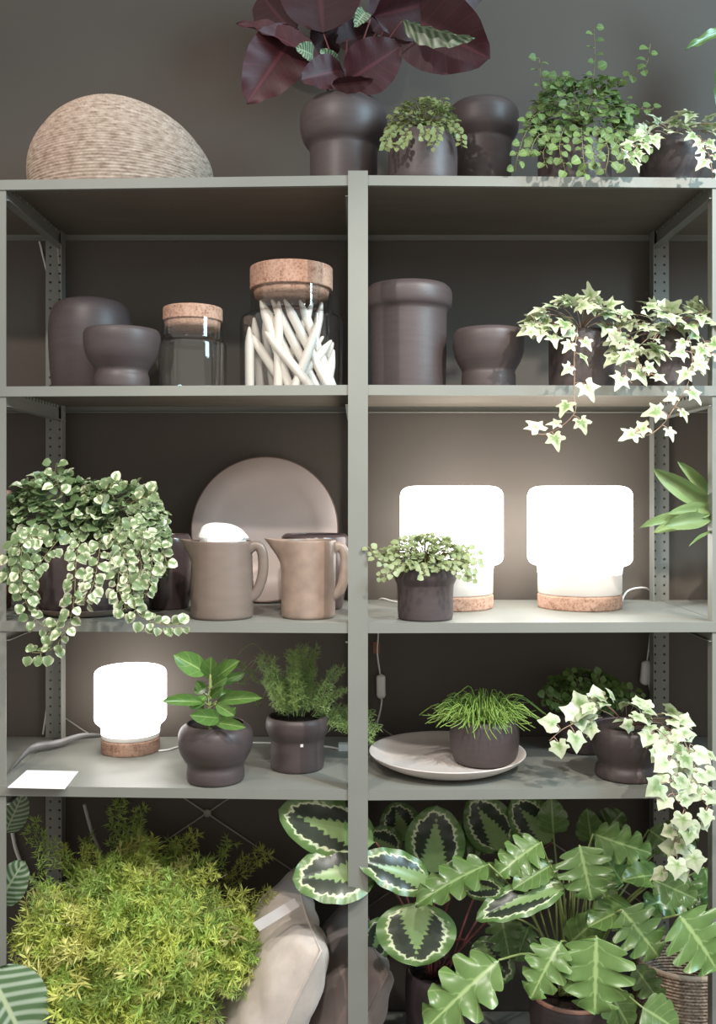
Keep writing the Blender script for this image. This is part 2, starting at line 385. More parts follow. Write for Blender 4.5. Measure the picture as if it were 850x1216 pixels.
for i in range(-2, 3):
    x = i * BW; m = MB()
    yf = -0.0032 if i == 0 else 0.0035
    w2 = 0.0235
    m.box(x - w2, x + w2, yf, yf + 0.003, 0, TOP if i == 0 else S1 - 0.012)                    # front face of the front post
    m.box(x - w2, x - w2 + 0.003, yf + 0.003, 0.035, 0, S1 - 0.012) if i != 0 else None
    m.box(x - 0.0015, x + 0.0015, yf + 0.003, 0.035, 0, S1 - 0.012)
    fp = warp(m).build('post', 'shelf', unit, False)
    m = MB(); holed_flange(m, x - 0.029, x + 0.025, 0, S1 - 0.004, DEP - 0.012)
    m.box(x - 0.031, x - 0.0285, DEP - 0.05, DEP - 0.0098, 0, S1 - 0.004) if i > 0 else m.box(x + 0.0255, x + 0.028, DEP - 0.05, DEP - 0.0098, 0, S1 - 0.004)
    warp(m).build('perforated_post', 'shelf', unit, False)
    for z in (S1, S2, S3, S4, S5):                                        # side rails under the shelf ends, with a notched upper edge
        sx = 0.018 if i < 0 else -0.018
        m = MB(); m.box(x - 0.0015 + sx, x + 0.0015 + sx, 0.006, DEP - 0.014, z - 0.046, z - 0.0065)
        m.box(x + sx - 0.012, x + sx + 0.012, 0.006, DEP - 0.014, z - 0.048, z - 0.046)
        k = 0.03
        while k < DEP - 0.05:
            m.box(x + sx - 0.005, x + sx + 0.005, k, k + 0.012, z - 0.014, z - 0.0065); k += 0.026
        warp(m).build('side_rail', 'shelf', unit, False)
def wire(a, c, name='cross_brace'):
    m = MB(); m.tube([a, c], 0.0022, 6); m.build(name, 'wire', unit)
YB = DEP - 0.004
zt, zb = P(0, 846, YB).z, P(0, 1086, YB).z
for (xa, xb_) in ((-BW, 0), (0, BW)):
    wire((xa, yaw(xa, YB), zt), (xb_, yaw(xb_, YB), zb)); wire((xa, yaw(xa, YB + 0.008), zb), (xb_, yaw(xb_, YB + 0.008), zt))
    mx_ = (xa + xb_) / 2
    m = MB(); m.lathe([(0.0, -0.004), (0.011, -0.004), (0.011, 0.004), (0.0, 0.004)], (0, 0, 0), 14)
    m.v = [(mx_ + p[0], yaw(mx_, YB + 0.004) + p[2], (zt + zb) / 2 + p[1]) for p in m.v]
    m.build('brace_clip', 'wire', unit)

# ------------------------------------------------------------------ pots
def pot_parts(root, cx, y, prof, S, mat='pot', soil=0.75, inner='pot', ybase=None, wall=3.2, rings=True):
    """PROF: (half width px, row) from the rim down; the last row is the base, put on the surface S"""
    c = P(cx, HZ, y); k = M(y)
    kz = k if S < CZ else (D + y - 0.85 * max(h for h, _ in prof) * k) / F      # seen from below, the near side sets the rows
    pts = [(hw * k, CZ + (HZ - py) * kz) for hw, py in prof]
    pts[-1] = (pts[-1][0], S + 0.0006)
    outer = [(0.0005, pts[-1][1])] + [(pts[-1][0] * 0.93, pts[-1][1])] + [(pts[-1][0], pts[-1][1] + 0.003)] + pts[-2::-1]
    outer = [outer[0]] + chaikin(outer[1:], 3)
    wt = wall * k; top = pts[0]
    inn = [(top[0] - wt * 0.35, top[1] + wt * 0.35), (top[0] - wt * 0.75, top[1] + wt * 0.2)]
    floor_z = pts[-1][1] + 0.012
    h = top[1] - pts[-1][1]
    def rat(z):
        for (r0, z0), (r1, z1) in zip(pts, pts[1:]):
            if z1 <= z <= z0: return r0 + (r1 - r0) * (z0 - z) / max(1e-6, z0 - z1)
        return pts[0][0]
    for q in (0.02, 0.12, 0.3, 0.5):
        z = top[1] - h * q
        ro = rat(z)
        inn.append((max(0.005, min(ro, top[0] * 1.2) - wt), z))
    inn.append((0.0005, top[1] - h * 0.5))
    m = MB(); m.lathe(outer + inn, (c.x, y, 0))
    o = m.build('pot_body', mat, root)
    if soil:
        zs = top[1] - h * (1 - soil) * 0.5
        rs = max(0.01, rat(zs) - wt)
        m = MB(); R = random.Random(int(cx * 7))
        m.lathe([(rs * q / 5 + 0.0004, zs + R.uniform(-.001, .002) + 0.004 * (1 - q / 5)) for q in range(6)][::-1], (c.x, y, 0), 28)
        m.build('soil', 'soil', root)
    return c
def empty_pot(name, label, cx, y, prof, S, cat='pot', mat='pot'):
    c = P(cx, HZ, y); r = thing(name, label, cat, (c.x, y, S))
    pot_parts(r, cx, y, prof, S, mat, soil=0); return r

# ------------------------------------------------------------------ leaves
def leaf_mesh(name, mat, wf, nu=12, nv=6, fold=0.12, bend=0.2, wave=0.0, wn=5, curl=0.0, seed=0, sweep=0.03):
    """unit leaf along +Y, half width wf(u) * 0.5 on X, normal +Z"""
    R = random.Random(seed); ph = R.uniform(0, 6)
    def fn(i, j):
        u = i; v = j * 2 - 1; hw = wf(u) * 0.5
        x = v * hw
        z = fold * abs(x) - bend * u * u + wave * sin(u * wn * 2 * pi + ph + (1.5 if v > 0 else 0)) * abs(v) ** 2 * (0.3 + u * 0.7) - curl * x * x
        return (x, u + sweep * abs(v) ** 1.5 * min(1, (1 - u) * 5), z)
    m = MB(); m.grid(fn, nu, nv); return m.mesh(name, mat)
def oval(p=0.8, q=0.75): return lambda u: max(0.0, sin(pi * min(1, max(0, u)) ** p)) ** q
def lobed(n, depth, p=0.66, q=0.55):
    def f(u):
        u = min(1, max(0, u)); base = max(0.0, sin(pi * u ** p)) ** q
        t = (u * n + 0.15) % 1.0; t = t ** 0.8
        return base * (1 - depth * (0.5 + 0.5 * cos(2 * pi * t)) ** 3.2 * min(1, u * 3 + .2))
    return f
def ivy_mesh(name, mat, seed, broad=0):
    R = random.Random(seed)
    half = [(0.07, 0.0), (0.16, -0.13), (0.30, -0.17), (0.45, -0.10), (0.36, 0.04), (0.33, 0.16), (0.44, 0.27), (0.60, 0.40), (0.46, 0.44), (0.27, 0.46), (0.19, 0.62), (0.10, 0.86)]
    if broad: half = [(0.07, 0.0), (0.16, -0.12), (0.32, -0.14), (0.46, -0.04), (0.45, 0.08), (0.47, 0.2), (0.54, 0.30), (0.58, 0.42), (0.48, 0.50), (0.38, 0.56), (0.25, 0.70), (0.11, 0.86)]
    half = [(x * R.uniform(.88, 1.1), y + R.uniform(-.03, .03)) for x, y in half]
    h2 = [(-x * R.uniform(.9, 1.1), y + R.uniform(-.03, .03)) for x, y in half]
    out = [(0, 0.02)] + half + [(R.uniform(-.04, .04), 1.0)] + h2[::-1]
    cen = (0, 0.24); n = len(out); b_ = R.uniform(.15, .4); fo = R.uniform(.12, .35)
    def zz(x, y): return fo * abs(x) - b_ * (y - .2) ** 2 - 0.35 * x * x + R.uniform(-.015, .015)
    vs = [(0, cen[1], 0)]; uv = [(0, .5)]
    for t in (0.5, 1.0):
        for x, y in out:
            X = cen[0] + (x - cen[0]) * t; Y = cen[1] + (y - cen[1]) * t
            vs.append((X, Y, zz(X, Y))); uv.append((t, .5))
    fs = [(0, 1 + i, 1 + (i + 1) % n) for i in range(n)]
    fs += [(1 + i, 1 + n + i, 1 + n + (i + 1) % n, 1 + (i + 1) % n) for i in range(n)]
    m = MB(); m.add(vs, fs, uv); return m.mesh(name, mat)
def frame(d, n):
    d = Vector(d).normalized(); n = Vector(n); n = n - d * n.dot(d)
    if n.length < 1e-4: n = d.orthogonal()
    n.normalize(); x = d.cross(n)
    return Matrix(((x.x, d.x, n.x), (x.y, d.y, n.y), (x.z, d.z, n.z)))
def put(root, me, pos, d, n, L, W=None, name='leaf'):
    W = L if W is None else W
    o = bpy.data.objects.new(name, me); COL.objects.link(o); o.parent = root
    off = Vector(root['_o']); R = frame(d, n)
    o.matrix_basis = Matrix.Translation(Vector(pos) - off) @ R.to_4x4() @ Matrix.Diagonal((W, L, L, 1))
    return o
def stamp(mb, me_mb, pos, d, n, L, W=None):
    W = L if W is None else W; R = frame(d, n); p0 = Vector(pos)
    mb.add([p0 + R @ Vector((p[0] * W, p[1] * L, p[2] * L)) for p in me_mb.v], me_mb.f, me_mb.uv)
CAMP = Vector((0, -D, CZ))
def pleaf(root, me, b, t, wpx, yb, yt, roll=0, name='leaf', lift=0.0):
    """a leaf between two points of the photograph, each at its own depth; WPX is its full width"""
    p0, p1 = P(b[0], b[1], yb), P(t[0], t[1], yt); d = p1 - p0; L = d.length
    n = (CAMP - (p0 + p1) / 2).normalized() + Vector((0, 0, lift))
    n = Matrix.Rotation(radians(roll), 3, d.normalized()) @ n
    return put(root, me, p0, d, n, L, wpx * M((yb + yt) / 2), name)
def stems(root, lines, r, mat, r1=None, name='stem', kind=None, each=False):
    if each:
        for ln in lines:
            m = MB(); m.tube(catmull(ln, 5), r, 6, r1); m.build(name, mat, root)
    else:
        m = MB()
        for ln in lines: m.tube(catmull(ln, 4), r, 5, r1)
        m.build(name, mat, root, kind=kind)
IVY = [ivy_mesh('ivy_leaf', MT['l_ivy'], s) for s in range(5)]
IVB = [ivy_mesh('broad_ivy_leaf', MT['l_ivy'], s + 10, 1) for s in range(4)]
FIC = [leaf_mesh('ficus_leaf', MT['l_ficus'], oval(.75, .6), 5, 4, .3, .25, .04, 2, seed=s) for s in range(3)]
FIG = [leaf_mesh('fig_leaf', MT['l_fig'], oval(.72, .55), 5, 4, .25, .2, .03, 2, seed=s) for s in range(3)]
CLU = [leaf_mesh('clusia_leaf', MT['l_clusia'], oval(1.05, .62), 10, 4, .2, .18, 0, 2, seed=s) for s in range(2)]
MAR = [leaf_mesh('maroon_leaf', MT['l_maroon'], oval(.82, .62), 18, 8, .16, bn, .03, 4, seed=s) for s, bn in enumerate((.15, .3, .22))]
PAL = leaf_mesh('pale_leaf', MT['l_pale'], oval(.82, .7), 16, 6, .3, .2, .04, 5, seed=4)
MED = [leaf_mesh('medallion_leaf', MT['l_medal'], oval(.85, .55), 20, 10, .16, bn, .025, 4, .25, seed=s) for s, bn in enumerate((.12, .22, .16))]
STR = leaf_mesh('striped_leaf', MT['l_stripe'], oval(.85, .55), 20, 10, .15, .2, .02, 5, .2, seed=3)
PHI = [leaf_mesh('lobed_leaf', MT['l_philo'], lobed(n, dp), 60, 8, .14, bn, .05, 4, .2, seed=s, sweep=.055) for s, (n, dp, bn) in enumerate(((5, .46, .2), (5, .42, .3), (5, .44, .12), (4, .42, .25)))]
PHY = [leaf_mesh('young_leaf', MT['l_philo'], lobed(4, .14), 32, 6, .2, bn, .03, 3, .2, seed=s + 9) for s, bn in enumerate((.15, .28))]
STG = [leaf_mesh('staghorn_leaf', MT['l_stag'], lambda u: max(0, sin(pi * min(1, u) ** 1.15)) ** .7, 14, 4, .2, bn, .02, 2, seed=s) for s, bn in enumerate((.06, .14))]

def vine(root, pts, meshes, R, step, size, tubes, side0=1, face=Vector((0.1, -1, .55)), hang=.5, pet=.6, parts=True, mb=None, jit=.35):
    """leaves set alternately along a trailing stem"""
    cur = catmull(pts, 10); tubes.append(pts); acc = 0; sd = side0; nxt = step * .5
    for a, c in zip(cur, cur[1:]):
        acc += (c - a).length
        if acc < nxt: continue
        nxt += step * R.uniform(.8, 1.2); t = (c - a).normalized()
        s = t.cross(face).normalized() * sd; sd = -sd
        d = (s * R.uniform(.5, 1.0) + t * R.uniform(.1, .7) + Vector((0, 0, -hang * R.uniform(.3, 1.1))) + Vector((0, -.15, 0)))
        n = face + Vector((R.uniform(-jit, jit), R.uniform(-jit, jit), R.uniform(-jit, jit))) * 1.4
        L = size * R.uniform(.7, 1.15); off = s * (L * pet * R.uniform(.3, .8)) + Vector((0, -L * .2, 0))
        pos = c + off
        if parts: put(root, R.choice(meshes), pos, d, n, L)
        else: stamp(mb, R.choice(meshes), pos, d, n, L)
        tubes.append([c, (c + pos) / 2 + Vector((0, 0, .002)), pos])
def dome(root, c, rad, n, meshes, R, size, parts=True, mb=None, fn=None, down=.45, low=-.2, tubes=None, crown=None):
    """leaves over the front and top of a crown; RAD: radii on x, y, z"""
    for i in range(n):
        while True:
            o = Vector((R.gauss(0, 1), R.gauss(0, 1), R.gauss(0, 1))).normalized()
            if o.z > low and o.y < .45: break
        q = R.uniform(.55, 1.0) ** .5
        pos = Vector((c[0] + o.x * rad[0] * q, c[1] + o.y * rad[1] * q, c[2] + o.z * rad[2] * q))
        if fn and not fn(pos): continue
        d = o * .7 + Vector((R.uniform(-.6, .6), R.uniform(-.6, .3), -down * R.uniform(0, 1.6)))
        nn = o * .6 + Vector((0, -.5, .6)) + Vector((R.uniform(-.5, .5), R.uniform(-.5, .5), R.uniform(-.5, .5)))
        L = size * R.uniform(.65, 1.15)
        if parts: put(root, R.choice(meshes), pos, d, nn, L)
        else: stamp(mb, R.choice(meshes), pos, d, nn, L)
        if tubes is not None and i % 3 == 0:
            s = Vector(crown) if crown else Vector((c[0], c[1], c[2] - rad[2] * .3))
            tubes.append([s, (s + pos) / 2 + Vector((0, 0, rad[2] * .25)), pos])
def tiny(wf=oval(.75, .6), nu=3, nv=2):
    m = MB()
    def fn(i, j):
        v = j * 2 - 1; x = v * wf(i) * .5
        return (x, i, .25 * abs(x) - .2 * i * i)
    m.grid(fn, nu, nv); return m
TINY = tiny(); TINYR = tiny(oval(.7, .5), 4, 2)
# ================================================================== TOP SHELF
def weave(root, name, mat, fn, rows, cols, amp, sub_r=3, sub_c=3, label=None):
    """woven skin: FN(u, v) -> (point, normal); rows of strands pass over and under the warp"""
    def g(u, v):
        p, n = fn(u, v)
        r = u * rows; c = v * cols
        a = abs(sin(pi * r)) ** .6 * (0.45 + 0.55 * abs(sin(pi * (c + (int(r) % 2) * .5))))
        return p + n * (amp * a)
    m = MB(); m.grid(g, int(rows * sub_r), int(cols * sub_c), wrap=True)
    o = m.build(name, mat, root, label=label); return o
def basket_top():
    y = .24; k = M(y); c = P(143, HZ, y)
    r = thing('woven_basket', 'round seagrass basket lying upside down at the end of the top shelf', 'basket', (c.x, y, S1))
    RX, RY = 104 * k, .17; zt = P(0, 108, .13).z - S1
    def fn(u, v):
        a = 2 * pi * v; t = u ** 1.7 * pi / 2 * 0.992                 # t: 0 at the rim on the shelf, pi/2 on top
        rr = max(.004, cos(t) ** .50); zz = sin(t) ** .52
        px = rr * cos(a)
        bulge = 1 + .05 * sin(pi * min(1, u * 1.6))
        lx = px - .0
        h = 1 - .25 * max(0, lx + .10) ** 1.8 - .16 * max(0, -lx - .12) ** 1.6
        p = Vector((c.x + RX * px * bulge * (.985 if px < 0 else 1.0), y + RY * rr * sin(a) * bulge, S1 + .002 + zt * zz * h))
        return p, Vector((cos(a) * cos(t), sin(a) * cos(t), sin(t) + .05)).normalized()
    weave(r, 'woven_side', 'seagrass', fn, 46, 130, .0042, 4, 3)
    m = MB(); ring = []
    for i in range(65):
        a = 2 * pi * i / 64; ring.append((c.x + RX * cos(a) * .995, y + RY * sin(a) * .995, S1 + .005))
    m.tube(ring, .005, 6); m.build('rim_braid', 'seagrass', r)
basket_top()

def maroon_plant():
    y = .2
    r = thing('potted_calathea', 'maroon-leaved calathea in a bulbous dark pot on the top shelf', 'plant', (P(408, HZ, y).x, y, S1))
    c = pot_parts(r, 408, y, [(36, 103), (46, 108), (52, 120), (52, 138), (48, 153), (41, 161), (40, 166), (40, 190), (40, 212)], S1)
    L = [((356, 34), (297, 112), 70, .18, .1, 10, 0), ((382, 78), (294, 4), 34, .16, .1, 55, 1), ((352, 44), (300, -14), 62, .3, .32, -10, 2),
         ((384, 42), (376, -62), 96, .26, .22, 5, 1), ((352, 20), (396, -30), 70, .34, .34, 0, 0), ((410, 98), (474, 56), 62, .12, .06, 0, 1),
         ((408, 84), (366, 88), 42, .14, .05, 20, 2), ((394, 100), (440, 99), 22, .1, .05, 30, 0), ((398, 52), (452, 34), 42, .3, .34, -20, 2),
         ((470, 12), (574, 66), 92, .18, .1, 0, 0), ((440, 20), (588, -10), 74, .14, .12, 15, 1), ((470, 46), (492, 30), 34, .28, .3, 0, 2),
         ((370, 60), (404, 30), 44, .32, .34, 10, 0), ((440, 40), (520, -40), 70, .3, .3, 0, 1)]
    for b_, t_, w_, yb, yt, ro, k in L: pleaf(r, MAR[k], b_, t_, w_, yb, yt, ro)
    for b_, t_, w_, yb, yt, ro in (((476, 22), (552, 55), 26, .1, .02, 40), ((372, 66), (356, 56), 22, .12, .06, 30), ((398, 80), (384, 60), 20, .16, .1, 20), ((434, 14), (424, 26), 18, .12, .06, 10)):
        o = pleaf(r, PAL, b_, t_, w_, yb, yt, ro); o['label'] = 'silver-green upper side of a leaf'
    z0 = P(405, 108, y)
    lines = [[z0 + Vector((R_, 0, -.03)), P(bx, by, yy)] for R_, bx, by, yy in ((-.03, 378, 76, .16), (-.02, 356, 40, .18), (0, 384, 40, .26), (.01, 412, 46, .3), (.02, 440, 22, .14), (.03, 470, 14, .18), (.02, 446, 40, .28), (-.01, 392, 60, .3), (.04, 478, 24, .1))]
    lines = [[a, (a + d) / 2 + Vector((0, 0, .02)), d] for a, d in lines]
    stems(r, lines, .0028, 'redstem', .002, 'petiole', each=True)
maroon_plant()

def trailing_small(name, label, cx, y, prof, S, leafmat, cx2, py2, rx, ry, n, size, drops, seed, group=None, potmat='pot', dense=0):
    R = random.Random(seed)
    r = thing(name, label, 'plant', (P(cx, HZ, y).x, y, S), group)
    pot_parts(r, cx, y, prof, S, potmat)
    k = M(y); m = MB(); tubes = []
    cc = P(cx2, py2, y)
    dome(r, cc, (rx * k, rx * k * .8, ry * k), n, [TINYR], R, size, False, m, tubes=tubes, crown=P(cx, prof[0][1] + 4, y), low=-.35)
    for pts in drops: vine(r, [P(a, b_, yy) for a, b_, yy in pts], [TINYR], R, size * .45, size, tubes, parts=False, mb=m, hang=.3, pet=.4)
    m.build('foliage', leafmat, r, kind='stuff')
    stems(r, tubes, .0009, 'stem', name='stems', kind='stuff')
    return r
trailing_small('potted_creeper', 'small trailing creeper in a rounded dark pot beside the maroon calathea', 502, .1, [(35, 150), (38, 156), (41, 166), (41, 190), (40, 212)], S1,
    'l_dark' if 0 else 'l_small', 502, 150, 42, 30, 300, .0145,
    [[(475, 150, .06), (462, 160, .03), (456, 178, .0)], [(485, 152, .03), (478, 170, .0), (466, 176, -.01)], [(505, 150, .02), (503, 165, -.02)], [(520, 148, .02), (518, 165, -.02), (512, 176, -.02)], [(535, 146, .05), (546, 160, .03), (548, 176, .03)], [(500, 140, .1), (512, 118, .1)], [(524, 140, .1), (526, 116, .1)]], 3)
empty_pot('plant_pot', 'tall empty dark pot with thick rounded rim behind the small creeper', 573, .28, [(37, 113), (42, 118), (43, 130), (42, 143), (37, 152), (34, 156), (34, 162), (33, 212)], S1)

def creeping_fig():
    R = random.Random(11); y = .14; k = M(y)
    r = thing('potted_creeping_fig', 'bushy green creeping fig spilling over a dark pot on the top shelf', 'plant', (P(682, HZ, y).x, y, S1))
    pot_parts(r, 682, y, [(40, 158), (43, 164), (43, 190), (42, 212)], S1)
    tubes = []
    V = [[(690, 150, .1), (702, 110, .1), (706, 70, .08), (705, 34, .06)], [(700, 140, .1), (730, 100, .1), (765, 80, .06), (772, 52, .05)], [(665, 140, .1), (645, 110, .08), (640, 70, .06)],
         [(660, 150, .08), (630, 150, .04), (616, 180, .0), (612, 204, .0)], [(665, 160, .04), (640, 160, .0), (628, 185, -.02)], [(670, 150, .04), (664, 175, -.03), (672, 205, -.05)], [(690, 150, .03), (692, 180, -.05), (694, 206, -.06)],
         [(705, 150, .04), (722, 175, -.05), (718, 207, -.06)], [(710, 150, .04), (735, 170, -.04), (742, 200, -.05)], [(720, 150, .06), (750, 160, .02), (764, 176, .0), (756, 188, -.03)], [(715, 140, .1), (745, 130, .08), (775, 130, .05)],
         [(672, 150, .1), (650, 130, .06), (625, 145, .03)], [(685, 130, .1), (678, 95, .08), (660, 95, .05)], [(660, 155, .06), (645, 180, .0), (650, 200, -.02)], [(700, 160, .02), (706, 190, -.06), (690, 210, -.05)]]
    for i, pts in enumerate(V): vine(r, [P(a, b_, yy) for a, b_, yy in pts], FIG, R, .0165, .022, tubes, hang=.35, pet=.5)
    have = sum(1 for o in r.children if o.name.startswith('leaf'))
    dome(r, P(690, 138, .1), (62 * k, .1, 46 * k), max(20, 290 - have), FIG, R, .023, tubes=tubes, low=-.45)
    ex = MB(); dome(r, P(688, 145, .12), (58 * k, .08, 44 * k), 330, [TINYR], R, .021, False, ex, low=-.6); ex.build('inner_foliage', 'l_fig', r, kind='stuff')
    stems(r, tubes, .0009, 'stem', name='stems', kind='stuff')
creeping_fig()

def ivy(name, label, cx, y, prof, S, cen, rad, n, vines, seed, size=.04, potmat='pot', step=.02, leaves=None):
    leaves = leaves or IVY
    R = random.Random(seed)
    r = thing(name, label, 'plant', (P(cx, HZ, y).x, y, S))
    pot_parts(r, cx, y, prof, S, potmat)
    tubes = []; k = M(y)
    for c_, rd, nn in zip(cen, rad, n):
        dome(r, P(c_[0], c_[1], c_[2]), (rd[0] * k, rd[0] * k * .75, rd[1] * k), nn, leaves, R, size, tubes=tubes, low=-.3, crown=P(cx, prof[0][1] + 3, y))
    for pts in vines: vine(r, [P(a, b_, yy) for a, b_, yy in pts], leaves, R, step, size, tubes, hang=.5)
    stems(r, tubes, .0011, 'vine', name='stems', kind='stuff'); return r
ivy('potted_ivy', 'pale ivy in a low dark bowl at the far end of the top shelf', 797, .14, [(36, 160), (41, 166), (41, 178), (36, 194), (29, 204), (27, 209), (28, 216)], S1,
    [(800, 158, .1), (825, 160, .05)], [(38, 16), (26, 26)], [16, 14], [[(775, 158, .08), (765, 165, .02), (752, 180, -.02), (745, 192, -.04)], [(830, 160, .05), (842, 185, -.04), (846, 212, -.05)], [(770, 160, .1), (755, 152, .08)]], 21, .036)

def far_plant():
    y = .25
    r = thing('overhanging_plant', 'large-leaved green plant beyond the end of the top shelf, only one leaf tip in view', 'plant', (P(935, HZ, y).x, y, S1))
    pot_parts(r, 935, y, [(44, 140), (46, 150), (46, 190), (44, 214)], S1)
    lines = []
    for b_, t_, w_, yb, yt, ro in (((880, 30), (818, 50), 16, .1, .05, 40), ((905, 40), (862, 130), 70, .3, .25, 0), ((930, 10), (870, -40), 70, .25, .2, 0), ((950, 20), (1010, -30), 70, .2, .1, 0), ((960, 60), (1030, 110), 70, .1, .02, 0), ((925, 60), (905, 130), 60, .1, 0, 0)):
        pleaf(r, PHY[0], b_, t_, w_, yb, yt, ro); e = P(b_[0], b_[1], yb); s = P(935, 142, y); lines.append([s, (s + e) / 2 + Vector((0, 0, .03)), e])
    stems(r, lines, .003, 'petiole', .002, 'petiole', each=True)
far_plant()

# ================================================================== SECOND SHELF
empty_pot('vase', 'tall rounded dark vase standing behind the dark bowl', 108, .30, [(26, 349), (34, 350), (42, 355), (47, 368), (49, 388), (48, 420), (44, 468)], S2, 'vase')
empty_pot('plant_pot', 'dark footed bowl pot standing in front of the tall vase', 145, .105, [(43, 387), (45, 391), (45, 402), (42, 418), (34, 430), (30, 435), (30, 439), (32, 444), (32, 464)], S2)
def jar(name, label, cx, y, S, lid, neck, body, lidw, neckw, bodyw):
    """rows: lid top and bottom, neck bottom, shoulder; half widths"""
    c = P(cx, HZ, y); k = M(y); kz = k if S < CZ else (D + y - .85 * lidw * k) / F; Z = lambda py: CZ + (HZ - py) * kz
    r = thing(name, label, 'jar', (c.x, y, S))
    pr = [(.0005, S + .0008), (bodyw * k * .95, S + .0008), (bodyw * k, S + .008), (bodyw * k, Z(body + 8)), (bodyw * k * .985, Z(body + 1)), (neckw * k * 1.04, Z(neck + 2)), (neckw * k, Z(neck - 3)), (neckw * k, Z(lid[1] - 1))]
    sh = [pr[0]] + chaikin(pr[1:], 3)
    m = MB(); m.lathe(sh, (c.x, y, 0), 72)
    o = m.build('glass_body', 'glass', r, label='clear glass body')
    m = MB(); lw = lidw * k
    m.lathe([(.0005, Z(lid[0]))] + chaikin([(lw * .93, Z(lid[0])), (lw, Z(lid[0] + 1)), (lw, Z(lid[0] + 4)), (lw, Z(lid[1] - 3)), (lw, Z(lid[1])), (lw * .9, Z(lid[1]))], 2) + [(.0005, Z(lid[1]))], (c.x, y, 0), 64)
    l = sub(r, m.build('lid', 'cork', r, label='pale cork lid'))
    m = MB(); nw = neckw * k * .94
    m.lathe([(.0005, Z(lid[1])), (nw, Z(lid[1])), (nw * .97, Z(lid[1] + 9)), (.0005, Z(lid[1] + 9))], (c.x, y, 0), 48)
    m.build('stopper', 'cork', l)
    c.z = Z(lid[1] + 10)
    return c, k
jar('glass_jar', 'small empty glass jar with a cork lid, beside the footed bowl pot', 229, .16, S2, (360, 377), 400, 403, 35, 35, 40)
jc, jk = jar('glass_jar', 'large glass jar with a cork lid, full of white candles', 346, .2, S2, (308, 336), 364, 369, 49, 48, 61)
CN = [((291, 384), (298, 455), 'outermost white candle by the wall of the large jar, nearest the small jar'), ((296, 391), (342, 455), 'low slanting white candle across the front of the large jar'), ((302, 351), (346, 455), None), ((308, 348), (362, 455), None), ((323, 338), (378, 455), None),
      ((338, 337), (392, 455), None), ((356, 337), (398, 455), 'white candle with one of the highest tips, leaning to the outer side of the large jar'), ((388, 343), (360, 455), None), ((386, 370), (352, 455), None), ((371, 356), (330, 455), None), ((402, 405), (372, 455), 'short-looking white candle poking out low beside the centre post'),
      ((395, 400), (345, 455), None), ((384, 398), (325, 455), None), ((316, 388), (372, 455), None), ((301, 375), (308, 455), None), ((312, 380), (322, 455), None), ((332, 352), (332, 455), None), ((399, 412), (388, 455), None)]
ORD = 'first second third fourth fifth sixth seventh eighth ninth tenth eleventh twelfth thirteenth fourteenth fifteenth sixteenth seventeenth last'.split()
CL = {i: 'white candle in the large jar, its tip the %s from the small jar' % ORD[q] for q, i in enumerate(sorted(range(len(CN)), key=lambda i: CN[i][0][0]))}
for i, ((tx, ty), (bx, by), lab) in enumerate(CN):
    yy = .2 - .088 + .0098 * ((i * 7) % 18)
    if i in (0, 14, 10, 17): yy = .2 + (-.03, .02, .03, -.02)[(0, 14, 10, 17).index(i)]
    if i in (2, 3, 4, 5, 6): yy = .2 - .03 - .012 * (i - 4) * (1 if i % 2 else -1) * .6
    k = M(yy); lim = sqrt(max(.0001, (57 * jk) ** 2 - (yy - .2) ** 2)) - .013
    def cl(px, l_=lim): return max(-l_, min(l_, (px - 346) * jk))
    base = Vector((jc.x + cl(bx), yy, S2 + .006)); top = Vector((jc.x + max(-.078, min(.078, cl(tx))) if ty < 372 else jc.x + cl(tx), .2 + (yy - .2) * .5, min(jc.z - .004, P(0, ty, yy - .03).z)))
    d = top - base; L = d.length; R = frame(d, (0, -1, 0)); rad = .0118
    m = MB(); m.lathe([(.0005, 0), (rad * .93, 0), (rad, .004), (rad, L * .5), (rad, L - .045), (rad * .82, L - .03), (rad * .5, L - .012), (rad * .32, L - .003), (.0005, L)], (0, 0, 0), 14)
    m.v = [tuple(base + R @ Vector((p[0], p[2], p[1]))) for p in m.v]
    o = m.mesh('candle', MT['candle'], True, base); ob = bpy.data.objects.new('candle', o); COL.objects.link(ob); ob.location = base
    tag(ob, CL[i], 'candle', 'candles in the large glass jar')
empty_pot('plant_pot', 'tall wide dark pot with a thick rim beside the centre post', 485, .22, [(47, 332), (51, 336), (52, 345), (51, 356), (46, 361), (45, 366), (45, 400), (44, 468)], S2)
empty_pot('plant_pot', 'dark footed bowl pot between the thick-rimmed pot and the trailing ivies', 580, .16, [(39, 387), (42, 391), (42.5, 404), (40, 420), (33, 433), (31, 437), (32, 442), (32, 464)], S2)
ivy('potted_ivy', 'cream ivy in a straight-sided dark pot with one long runner, next to the footed bowl', 690, .12, [(35, 390), (38, 395), (38, 420), (38, 464)], S2,
    [(684, 378, .08), (656, 385, .05)], [(52, 22), (28, 22)], [34, 10],
    [[(686, 388, .05), (682, 420, -.03), (682, 450, -.05), (681, 470, -.06)], [(681, 470, -.06), (683, 488, -.07), (668, 505, -.07), (645, 516, -.07), (625, 509, -.07)], [(655, 388, .06), (640, 384, .03), (630, 374, .02)], [(650, 388, .06), (640, 398, .0), (628, 400, -.01)], [(720, 385, .08), (736, 390, .02), (738, 420, -.02)]], 31, .043, step=.033)
